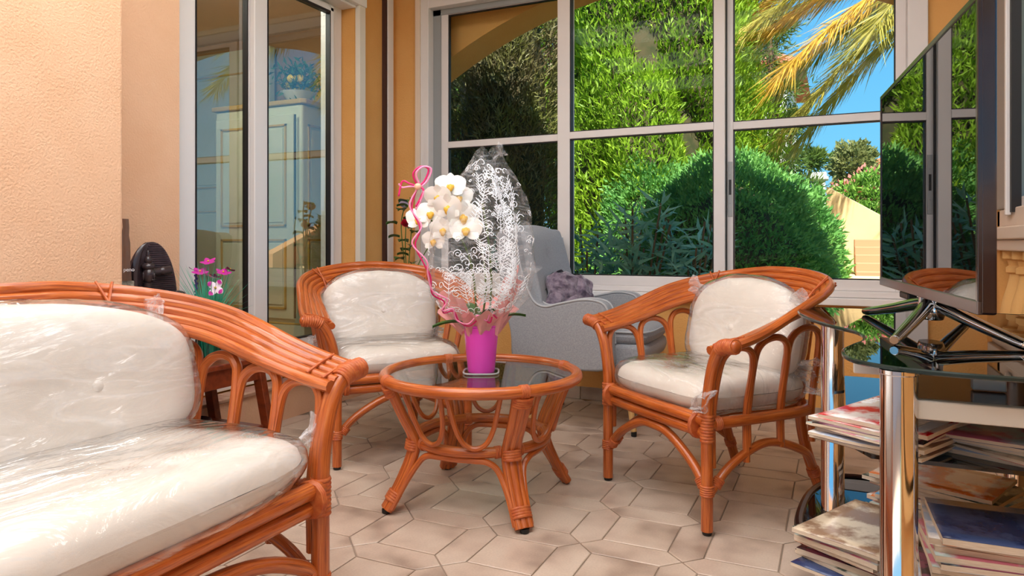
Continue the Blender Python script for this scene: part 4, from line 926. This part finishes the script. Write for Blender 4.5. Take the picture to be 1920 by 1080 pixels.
f.v = [(x*1.15+.004, cy+(y-cy)*1.22+.012, .335+(z-.335)*1.22) if True else 0 for x, y, z in f.v]; f.v = [(x, max(-.10, y), max(.01, z)) for x, y, z in f.v]
o = f.build('figure', mat('dark_bronze', (58, 46, 48), .25, spec=.8), pl)
# clear gift bag beside it
bg = thing('gift_bag', 'tall clear gift bag with printed lettering beside the dark plaque', 'bag', (-2.40, 1.772, .420), math.radians(-10))
def bagf(u, v):
    th = u*2*PI; r = .034*(1-.70*v)*(1+.12*math.sin(5*th+3*v)); q = V(.5*r*math.cos(th), r*math.sin(th), v*.56); return q+noise.noise_vector(q*30)*.004
MB().grid(bagf, 30, 20, True).build('film', mat('brown_film', (120, 88, 72), .2, alpha=.75), bg)
text_mesh('lettering', 'peno', .020, PRINT, bg, Matrix.Translation((.0205, .002, .372)) @ Matrix.Rotation(PI/2, 4, 'Z') @ Matrix.Rotation(PI/2, 4, 'X'))
MB().box(-.012, .018, -.024, .024, .005, .33).build('contents', mat('bag_contents', (66, 62, 52), .4, color2=(170, 166, 150), nscale=40), bg, smooth=False, bevel=.004)
# ================================================================ rose stems in a tall vase in the corner
rs = thing('rose_plant', 'red rose stems with green leaves in the corner behind the rattan armchair', 'flowers', (-2.30, 3.50, 0))
MB().lathe([(.07, 0), (.075, .01), (.09, .2), (.06, .42), (.045, .50), (.055, .52), (.050, .52), (.04, .48), (.04, .3)], 28).build('vase', mat('dark_ceramic', (36, 30, 32), .3), rs)
RED = mat('rose_red', (206, 30, 60), .5)
for i, (dx, z_, y) in enumerate(((-.005, .985, 0), (.10, 1.06, -.02), (-.02, 1.10, .03), (.02, 1.16, .0))):
    c = Rv*dx+Bv*y+V(0, 0, z_); MB().rod([V(0, 0, .40), Rv*dx*.4+V(0, 0, .70), Rv*dx*1.6+V(0, 0, z_-.12), c], .0035, 6, 6).build('stem', STEM, rs)
    if i in (0, 2):
        b = MB()
        for k in range(11): petal(b, .050-.0015*k, .030, Matrix.Translation(c) @ Matrix.Rotation(k*2.1, 4, 'Z') @ Matrix.Rotation(.15+.07*k, 4, 'X'), .5)
        b.build('rose', RED if i == 0 else PW, rs)
for i in range(16):
    z_ = .74+i*.026; a = i*2.3; dx = .10*math.sin(i*1.7)-.02; b = MB(); strap_leaf(b, Rv*dx*.5+V(0, 0, z_), (math.cos(a), math.sin(a), .5), .075, .034, .5); b.build('leaf', LEAFG, rs)
# ================================================================ behind the door: painted armoire, panelled door, lemons
PAINT = mat('celadon_paint', (196, 206, 178), .5, color2=(206, 212, 190), nscale=4); GOLD = mat('gilt_edge', (190, 160, 84), .4); IRON = mat('wrought_iron', (40, 36, 34), .4)
ar = thing('armoire', 'pale green painted armoire with gilt panel mouldings behind the glass door', 'armoire', (-3.86, 3.90, .18))
MB().box(-.42, .42, .0, .55, .0, 1.70).build('carcass', PAINT, ar, smooth=False, bevel=.02)
MB().prism([(-.44, -.02), (.42, -.02), (.45, .01), (.45, .57), (-.44, .57)], 1.70, 1.735).build('cornice', GOLD, ar, smooth=False, bevel=.008)
MB().prism([(-.43, -.012), (.415, -.012), (.435, .008), (.435, .56), (-.43, .56)], .0, .13).build('base', PAINT, ar, smooth=False, bevel=.006); MB().box(-.432, .437, -.014, .562, .13, .142).build('base_moulding', GOLD, ar, smooth=False, bevel=.004)
def panel(par, x0, x1, z0, z1, y, ax='x'):
    def bx(a, c, d, e, t0, t1): return (a, c, y-t1, y-t0, d, e) if ax == 'x' else (y+t0, y+t1, a, c, d, e)
    o = MB().box(*bx(x0+.03, x1-.03, z0+.03, z1-.03, 0, .008)).build('panel', PAINT, par, smooth=False, bevel=.004)
    b = MB()
    for q in (bx(x0, x1, z0, z0+.014, 0, .010), bx(x0, x1, z1-.014, z1, 0, .010), bx(x0, x0+.014, z0, z1, 0, .010), bx(x1-.014, x1, z0, z1, 0, .010)): b.box(*q)
    each(b, 'moulding', GOLD, par, smooth=False)
for x0, x1 in ((-.39, -.012), (.012, .36)):
    d_ = MB().box(x0, x1, -.022, .0, .17, 1.63).build('door', PAINT, ar, smooth=False, bevel=.005)
    panel(d_, x0+.06, x1-.06, .24, .74, -.022); panel(d_, x0+.06, x1-.06, .83, 1.56, -.022)
for z0, z1 in ((.18, .80), (.88, 1.62)): MB().rod([(.385, -.03, z0), (.385, -.03, z1)], .007, 2, 8).build('hinge_rod', IRON, ar)
MB().ell((-.03, -.035, .90), (.014, .014, .014)).build('knob', IRON, ar)
panel(ar, .06, .50, .24, .74, .42, 'y'); panel(ar, .06, .50, .83, 1.56, .42, 'y')
lb = thing('lemon_arrangement', 'glass bowl of lemons and greenery on top of the armoire', 'fruit bowl', (-3.62, 4.06, 1.915))
MB().lathe([(.05, 0), (.055, .004), (.10, .05), (.13, .085), (.124, .085), (.095, .052), (.04, .012)], 28).build('bowl', mat('pale_glass_bowl', (214, 222, 214), .15, spec=.7), lb)
LEM = mat('lemon_skin', (238, 206, 30), .45)
for i in range(7):
    a = i*2.4; MB().ell((.065*math.cos(a)*(i > 0), .065*math.sin(a)*(i > 0), .115+.03*(i % 3)), (.042, .034, .034), Matrix.Rotation(a, 3, 'Z')).build('lemon', LEM, lb)
g = np.random.default_rng(3); n = 420; P = g.normal(size=(n, 3))*[.075, .075, .06]+[0, 0, .17]; D = g.normal(size=(n, 3))+[0, 0, .4]
o = leaf_cloud(P, D, g.uniform(.04, .09, n), g.uniform(.006, .012, n), 'leaves', LEAFG, lb); o['kind'] = 'stuff'
pd = thing('panelled_door', 'pale panelled inner door behind the armoire', 'door', (-4.9, 4.62, .18))
MB().box(-.5, .5, -.03, .03, 0, 2.4).build('door_leaf', PAINT, pd, smooth=False, bevel=.005); panel(pd, -.4, .4, 1.2, 2.2, -.03); panel(pd, -.4, .4, .2, 1.0, -.03)
il = thing('inside_fill_light', 'added globe fill light, unseen in the room behind the door', 'lamp', (-3.5, 2.6, 2.7))  # added, hidden by the pillar, to brighten the room behind the glass
em2 = bpy.data.materials.new('inside_fill_glow'); N = Nodes(em2); e = N.add('Emission'); e.inputs[0].default_value = (1, .95, .88, 1); e.inputs[1].default_value = 26; N.link(e.outputs[0], N.out.inputs[0])
MB().ell((0, 0, -.18), (.16, .16, .16)).build('globe', em2, il); MB().rod([(0, 0, 0), (0, 0, -.03)], .03, 2, 12).build('canopy', PVC, il)
# ================================================================ garden
GRD = mat('garden_soil', (120, 104, 74), .95, color2=(96, 112, 60), nscale=1.5, bump=.5, bscale=20)
o = MB().box(-80, 90, 4.3, 200, -.5, -.25).build('ground', GRD, None, smooth=False); o['kind'] = 'structure'
o = MB().box(.8, 90, -60, 4.3, -.5, -.25).build('ground_side', GRD, None, smooth=False); o['kind'] = 'structure'
o = MB().box(-80, .8, -60, -3.2, -.5, -.12).build('terrace', mat('terrace_stone', (216, 196, 170), .8), None, smooth=False); o['kind'] = 'structure'
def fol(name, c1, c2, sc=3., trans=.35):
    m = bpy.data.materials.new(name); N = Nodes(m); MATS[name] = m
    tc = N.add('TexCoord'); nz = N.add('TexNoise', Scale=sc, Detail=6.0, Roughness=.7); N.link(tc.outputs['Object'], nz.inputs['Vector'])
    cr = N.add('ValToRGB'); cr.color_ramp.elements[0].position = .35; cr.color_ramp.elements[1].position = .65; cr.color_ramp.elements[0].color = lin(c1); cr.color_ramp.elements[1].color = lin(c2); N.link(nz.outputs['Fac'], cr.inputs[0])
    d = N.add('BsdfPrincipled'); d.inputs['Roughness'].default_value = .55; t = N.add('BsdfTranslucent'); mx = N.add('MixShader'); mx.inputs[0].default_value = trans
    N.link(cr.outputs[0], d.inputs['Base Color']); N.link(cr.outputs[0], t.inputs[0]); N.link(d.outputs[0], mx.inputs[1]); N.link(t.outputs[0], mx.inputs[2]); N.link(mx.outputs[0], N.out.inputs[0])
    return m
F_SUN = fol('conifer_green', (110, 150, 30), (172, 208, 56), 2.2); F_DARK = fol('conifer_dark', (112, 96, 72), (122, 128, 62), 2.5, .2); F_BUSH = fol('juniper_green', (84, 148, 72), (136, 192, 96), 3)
F_OLE = fol('oleander_green', (104, 164, 140), (160, 200, 172), 4, .25); F_PINE = fol('pine_green', (74, 104, 40), (118, 140, 60), 3); F_RED = fol('hedge_green', (110, 160, 60), (150, 190, 80), 3); F_GOLD = fol('golden_conifer', (190, 200, 30), (226, 226, 60), 3)
BARK = mat('bark', (120, 92, 66), .9, color2=(84, 62, 44), nscale=12, stretch=(1, 1, .3), bump=.8, bscale=25); FLW = mat('red_blossom', (236, 140, 132), .6)
def shell(n, c, r, g, inner=.80, zmin=None, lumps=.12, seed=0, half=None):
    """points near the skin of a lumpy ellipsoid, with outward normals"""
    d = g.normal(size=(int(n*1.0), 3)); d /= np.linalg.norm(d, axis=1, keepdims=True)
    lump = 1+lumps*(np.sin(d[:, 0]*7+seed)*np.sin(d[:, 2]*9+seed*2)+.6*np.sin(d[:, 1]*13+d[:, 2]*11+seed))
    rr = g.uniform(inner, 1.0, len(d))*lump
    P = np.array(c)+d*np.array(r)*rr[:, None]; Nn = d/np.array(r); Nn /= np.linalg.norm(Nn, axis=1, keepdims=True)
    k = np.ones(len(d), bool)
    if zmin is not None: k &= P[:, 2] > zmin
    if half: k &= P[:, 1] < c[1]+half
    return P[k], Nn[k]
def bush(name, label, cat, base, c, r, n, m, up, L_, W_, seed, group=None, trunk=True, inner=.8, lumps=.12, zmin=-.24, core=None, half=None, bend=.15):
    t = thing(name, label, cat, base, 0, group); g = np.random.default_rng(seed); base = np.array(base)
    P, Nn = shell(n, np.array(c)-base, r, g, inner, zmin-base[2], lumps, seed, half)
    D = Nn*(1-up)+np.array([0, 0, up])+g.normal(size=P.shape)*.35
    o = leaf_cloud(P, D, g.uniform(*L_, len(P)), g.uniform(*W_, len(P)), 'foliage', m, t, bend, seed); o['kind'] = 'stuff'
    if core is not None:
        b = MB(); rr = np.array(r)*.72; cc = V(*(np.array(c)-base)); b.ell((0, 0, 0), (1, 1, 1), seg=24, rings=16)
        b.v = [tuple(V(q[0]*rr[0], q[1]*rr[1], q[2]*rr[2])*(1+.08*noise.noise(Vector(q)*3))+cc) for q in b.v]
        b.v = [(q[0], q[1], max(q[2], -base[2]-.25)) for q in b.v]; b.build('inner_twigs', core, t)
    if trunk: MB().rod([(0, 0, -.02), (.03, 0, (c[2]-base[2])*.5), (0, 0, c[2]-base[2])], [.09]*7+[.05]*6, 6, 10).build('trunk', BARK, t)
    return t
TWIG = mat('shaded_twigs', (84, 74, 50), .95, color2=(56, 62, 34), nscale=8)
GZ = -.25
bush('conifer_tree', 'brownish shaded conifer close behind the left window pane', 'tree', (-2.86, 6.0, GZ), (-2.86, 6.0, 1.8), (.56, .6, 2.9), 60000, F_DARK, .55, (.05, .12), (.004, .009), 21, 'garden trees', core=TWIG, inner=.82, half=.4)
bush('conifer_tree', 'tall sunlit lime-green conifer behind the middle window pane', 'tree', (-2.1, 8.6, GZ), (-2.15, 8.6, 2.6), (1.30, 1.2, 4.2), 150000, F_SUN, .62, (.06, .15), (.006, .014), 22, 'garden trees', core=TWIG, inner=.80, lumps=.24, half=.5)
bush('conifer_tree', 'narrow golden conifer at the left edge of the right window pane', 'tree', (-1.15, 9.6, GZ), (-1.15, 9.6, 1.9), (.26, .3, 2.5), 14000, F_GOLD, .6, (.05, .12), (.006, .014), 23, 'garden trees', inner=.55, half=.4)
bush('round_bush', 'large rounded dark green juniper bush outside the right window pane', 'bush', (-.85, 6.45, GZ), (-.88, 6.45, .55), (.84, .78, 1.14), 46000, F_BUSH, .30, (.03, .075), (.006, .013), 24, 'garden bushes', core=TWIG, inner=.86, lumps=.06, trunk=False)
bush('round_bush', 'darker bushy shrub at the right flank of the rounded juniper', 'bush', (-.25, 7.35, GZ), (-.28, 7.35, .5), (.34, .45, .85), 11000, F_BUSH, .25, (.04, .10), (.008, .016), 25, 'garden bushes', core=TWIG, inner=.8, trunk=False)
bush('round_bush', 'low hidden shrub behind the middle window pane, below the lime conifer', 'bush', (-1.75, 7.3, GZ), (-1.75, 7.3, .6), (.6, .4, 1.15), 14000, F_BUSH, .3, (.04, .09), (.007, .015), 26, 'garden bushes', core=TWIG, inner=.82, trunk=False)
bush('broadleaf_shrub', 'bright leafy shrub glimpsed at the left edge of the left pane', 'bush', (-4.35, 7.2, GZ), (-4.35, 7.2, 1.3), (.5, .5, 2.1), 7000, F_RED, .2, (.08, .14), (.02, .04), 27, inner=.7, trunk=True)
# oleander clumps right outside the window
for i, (x, y, hh, n, lab) in enumerate(((-1.80, 5.35, 1.10, 420, 'leafy oleander clump outside the middle pane, left of three'), (-1.42, 5.25, 1.25, 480, 'leafy oleander clump outside the middle pane, tallest of three'), (-1.02, 5.35, 1.15, 420, 'leafy oleander clump outside the middle pane, right of three'), (-2.35, 5.2, 1.0, 300, 'low leafy oleander clump outside the left pane'))):
    t = thing('oleander', lab, 'shrub', (x, y, GZ), 0, 'oleander clumps'); g = np.random.default_rng(40+i); P = []; D = []
    for s_ in range(16):
        a = g.uniform(0, 2*PI); lean = g.uniform(.05, .30); top = V(math.cos(a)*lean, math.sin(a)*lean*.6, hh+.25-g.uniform(0, .5))
        if s_ < 9: MB().rod([(math.cos(a)*.05, math.sin(a)*.05, 0), top*.55, top], .008, 4, 6).build('stem', BARK, t)
        for k in range(n//16):
            f = g.uniform(.25, 1); P.append(tuple(top*f)); D.append((g.normal()*.8, g.normal()*.8, g.uniform(-.1, .9)))
    P = np.array(P); D = np.array(D); o = leaf_cloud(P, D, g.uniform(.14, .26, len(P)), g.uniform(.010, .018, len(P)), 'leaves', F_OLE, t, .12, i); o['kind'] = 'stuff'
# airy pine and round tree further back
def pine(base, puffs, seed, lab):
    t = thing('pine_tree', lab, 'tree', base, 0, 'garden trees'); g = np.random.default_rng(seed); Pa, Da = [], []
    for (x, y, z, r) in puffs:
        P, Nn = shell(900, (x-base[0], y-base[1], z-base[2]), (r, r, r*.75), g, .2, None, .3, seed); Pa.append(P); Da.append(Nn+np.array([0, 0, .5])+g.normal(size=P.shape)*.4)
        MB().rod([(0, 0, (z-base[2])*.55), (V(x-base[0], y-base[1], z-base[2])*.7+V(0, 0, .1)), V(x-base[0], y-base[1], z-base[2])], .03, 4, 6).build('branch', BARK, t)
    Pa = np.concatenate(Pa); Da = np.concatenate(Da); o = leaf_cloud(Pa, Da, g.uniform(.07, .16, len(Pa)), g.uniform(.008, .016, len(Pa)), 'foliage', F_PINE, t, .1, seed); o['kind'] = 'stuff'
    top = max(p[2] for p in puffs); MB().rod([(0, 0, 0), (.05, 0, (top-base[2])*.5), (0, 0, top-base[2])], [.13]*7+[.05]*6, 6, 8).build('trunk', BARK, t)
pine((-1.0, 12, GZ), [(-1.15, 12, 4.0, .55), (-.85, 12, 3.4, .50), (-1.35, 12, 3.2, .55), (-.95, 12, 2.7, .55), (-1.5, 12, 2.4, .5), (-.75, 12, 2.2, .42), (-1.2, 12, 1.9, .55), (-.55, 12, 1.75, .40), (-1.5, 12, 4.6, .5), (-.65, 12.2, 2.85, .28), (-.35, 12.4, 2.25, .22), (-.9, 12.2, 4.4, .4)], 51, 'loose pine tree standing between the golden conifer and the white pillar')
bush('round_tree', 'small round grey-green tree on the skyline beside the white pillar', 'tree', (.40, 22, GZ), (.40, 22, 3.1), (.62, .6, .62), 3500, fol('olive_green', (120, 130, 70), (150, 150, 90), 2), .2, (.08, .18), (.02, .05), 52, inner=.5)
# stepped garden path, its walls and the white pillar
TAN = mat('tan_render', (234, 202, 150), .9, color2=(226, 190, 136), nscale=2); TERR = mat('terracotta_step', (206, 140, 104), .8); WHT = mat('white_render', (236, 232, 226), .8)
pth = MB(); pth.add([(-1.2, 5.4, -.24), (1.6, 5.4, -.24), (1.6, 7.45, .58), (-1.0, 7.45, .58), (-1.2, 5.4, -.5), (1.6, 5.4, -.5), (1.6, 7.45, -.5), (-1.0, 7.45, -.5)], [(0, 1, 2, 3), (4, 7, 6, 5), (0, 4, 5, 1), (2, 6, 7, 3), (1, 5, 6, 2), (0, 3, 7, 4)])
pth.box(-1.0, .155, 7.45, 8.7, -.5, .585)
o = pth.build('path', TAN, None, smooth=False); o['kind'] = 'structure'
wl_ = MB(); A, B_ = (-.11, 8.7), (1.10, 8.5)
def slope_wall(b, a, c, za, zc, th):
    d = V(c[0]-a[0], c[1]-a[1], 0).normalized(); nn = V(-d.y, d.x, 0)*th
    vs = []
    for p, z in ((a, za), (c, zc)):
        for q in (V(p[0], p[1], 0), V(p[0], p[1], 0)+nn): vs += [(q.x, q.y, -.3), (q.x, q.y, z)]
    b.add(vs, [(0, 4, 5, 1), (2, 3, 7, 6), (1, 5, 7, 3), (0, 1, 3, 2), (4, 6, 7, 5)])
slope_wall(wl_, A, B_, 1.53, .76, .2); o = wl_.build('garden_wall', TAN, None, smooth=False); tag(o, 'sloping tan garden wall beside the steps', 'wall')
wl_ = MB(); slope_wall(wl_, (1.30, 8.4), (1.30, 7.0), 1.3, .75, .16); o = wl_.build('garden_wall', mat('peach_wall', (226, 160, 112), .9), None, smooth=False); tag(o, 'short peach parapet on the right of the garden steps', 'wall')
ss = thing('garden_steps', 'five terracotta garden steps climbing beside the tan wall', 'steps', (.16, 7.5, -.3))
for k in range(5): MB().box(.0, .9, .17*k, .17*k+.17, .0, .92+.078*k).build('step', TERR, ss, smooth=False, bevel=.01)
pr_ = thing('gate_pillar', 'white rendered gate pillar with a moulded cap', 'pillar', (-.30, 13.6, -.3))
MB().box(-.11, .11, -.11, .11, 0, 2.30).build('shaft', WHT, pr_, smooth=False); MB().box(-.16, .16, -.16, .16, 2.30, 2.36).build('cap', WHT, pr_, smooth=False, bevel=.02); MB().box(-.13, .13, -.13, .13, 2.36, 2.44).build('cap_moulding', WHT, pr_, smooth=False, bevel=.02)
t = bush('flowering_hedge', 'green hedge with red blossoms above the garden wall', 'hedge', (.5, 15.5, GZ), (.55, 15.5, 1.30), (.95, .5, .92), 12000, F_RED, .3, (.06, .14), (.014, .03), 61, inner=.75, trunk=False, core=TWIG)
g = np.random.default_rng(8); P, Nn = shell(600, (.05, 0, 1.6), (.95, .5, .92), g, .95, 1.8, .1, 61); k = P[:, 0] < .3; o = leaf_cloud(P[k], Nn[k], g.uniform(.06, .12, k.sum()), g.uniform(.03, .05, k.sum()), 'blossoms', FLW, t); o['kind'] = 'stuff'
# houses
ROOF = mat('roof_tile', (216, 130, 96), .8, color2=(190, 104, 76), nscale=10)
def house(loc, w, d, hh, lab, over=.35, rise=.9):
    t = thing('house', lab, 'house', loc, 0, 'houses up the hill')
    MB().box(-w/2, w/2, 0, d, 0, hh).build('walls', WHT, t, smooth=False)
    b = MB(); x = w/2+over; b.add([(-x, -over, hh), (x, -over, hh), (x, d+over, hh), (-x, d+over, hh), (-x*.5, d/2, hh+rise), (x*.5, d/2, hh+rise)], [(0, 1, 5, 4), (1, 2, 5), (2, 3, 4, 5), (3, 0, 4), (3, 2, 1, 0)]); rf = b.build('roof', ROOF, t, smooth=False)
    n = int((2*x)/.28)
    for i in range(n):
        xx = -x+.14+i*.28; MB().rod([(xx, -over-.02, hh+.03), (xx*.75, (d/2-over)/2, hh+.03+rise*.45)], .07, 2, 6).build('roof_tile', ROOF, rf)
    for i in (-1, 1):
        wdw = MB().box(i*w*.25-.45, i*w*.25+.45, -.04, .02, hh*.35, hh*.75).build('window', PVC, t, smooth=False); MB().box(i*w*.25-.38, i*w*.25+.38, -.05, -.035, hh*.38, hh*.72).build('pane', mat('far_glass', (70, 90, 110), .1), wdw, smooth=False)
house((-2.55, 15.5, 0), 3.2, 4, 4.55, 'white house with a tiled roof behind the pine tree')
house((3.6, 30, 1.0), 5.0, 5, 2.75, 'distant house with a low terracotta roof above the hedge')
# date palm: trunk off to the right, fronds hanging into view
pm_ = thing('date_palm', 'tall date palm with long arching fronds hanging over the garden', 'palm tree', (2.15, 9.4, GZ))
MB().rod([(0, 0, 0), (.05, .1, 2.2), (.0, .15, 4.6)], [.24+.02*math.sin(i*2) for i in range(25)], 12, 14).build('trunk', mat('palm_trunk', (126, 96, 66), .95, bump=1, bscale=14, voronoi=True), pm_)
CR = V(0, .15, 4.65)
F_PALM = fol('palm_leaf', (150, 150, 60), (196, 180, 84), 1.5, .4); F_PALM2 = fol('palm_leaf_golden', (204, 160, 50), (226, 184, 80), 1.5, .4)
def frond(az, el, L_, droop, m, seed):
    g = np.random.default_rng(seed); d = V(math.cos(az)*math.cos(el), math.sin(az)*math.cos(el), math.sin(el)); pts = [CR+d*L_*t-V(0, 0, droop*L_*t*t) for t in [i/22 for i in range(23)]]
    o = MB().tube(pts, [.030*(1-i/23)+.004 for i in range(23)], 6).build('frond', m, pm_)
    P, D = [], []
    for i in range(2, 23):
        tg = (pts[i]-pts[i-1]).normalized(); sd = tg.cross(V(0, 0, 1)).normalized()
        for s_ in (1, -1):
            for k in range(18):
                f = k/18; P.append(pts[i-1].lerp(pts[i], f)); D.append(tg*.95+sd*s_*.6+V(0, 0, -.30+.25*g.normal())+V(*g.normal(size=3))*.10)
    P = np.array([tuple(p) for p in P]); D = np.array([tuple(p) for p in D]); q = leaf_cloud(P, D, g.uniform(.36, .60, len(P)), g.uniform(.005, .0085, len(P)), 'leaflets', m, o, -.06, seed); q['kind'] = 'stuff'
k = 0
for az, el, L_, dr in ((3.35, .02, 3.7, .42), (3.15, .22, 3.9, .42), (3.55, .18, 3.6, .36), (2.9, -.05, 3.2, .45), (3.75, -.12, 3.3, .42), (3.45, -.28, 3.0, .48), (3.0, -.30, 2.8, .5), (4.1, .0, 3.2, .5), (3.3, .42, 3.8, .45), (4.5, .2, 3.0, .5), (5.2, .3, 3.0, .5), (0, .3, 3.0, .5), (.8, .3, 3.0, .5), (1.6, .3, 3.0, .5), (2.3, .3, 3.2, .5), (3.9, .45, 3.6, .5), (4.8, .5, 3.2, .5), (3.25, .12, 3.8, .38), (3.48, .34, 3.9, .40), (3.62, .05, 3.5, .40), (3.05, .08, 3.6, .36)):
    frond(az, el, L_, dr, F_PALM2 if k in (0, 2, 4, 17) else F_PALM, 70+k); k += 1
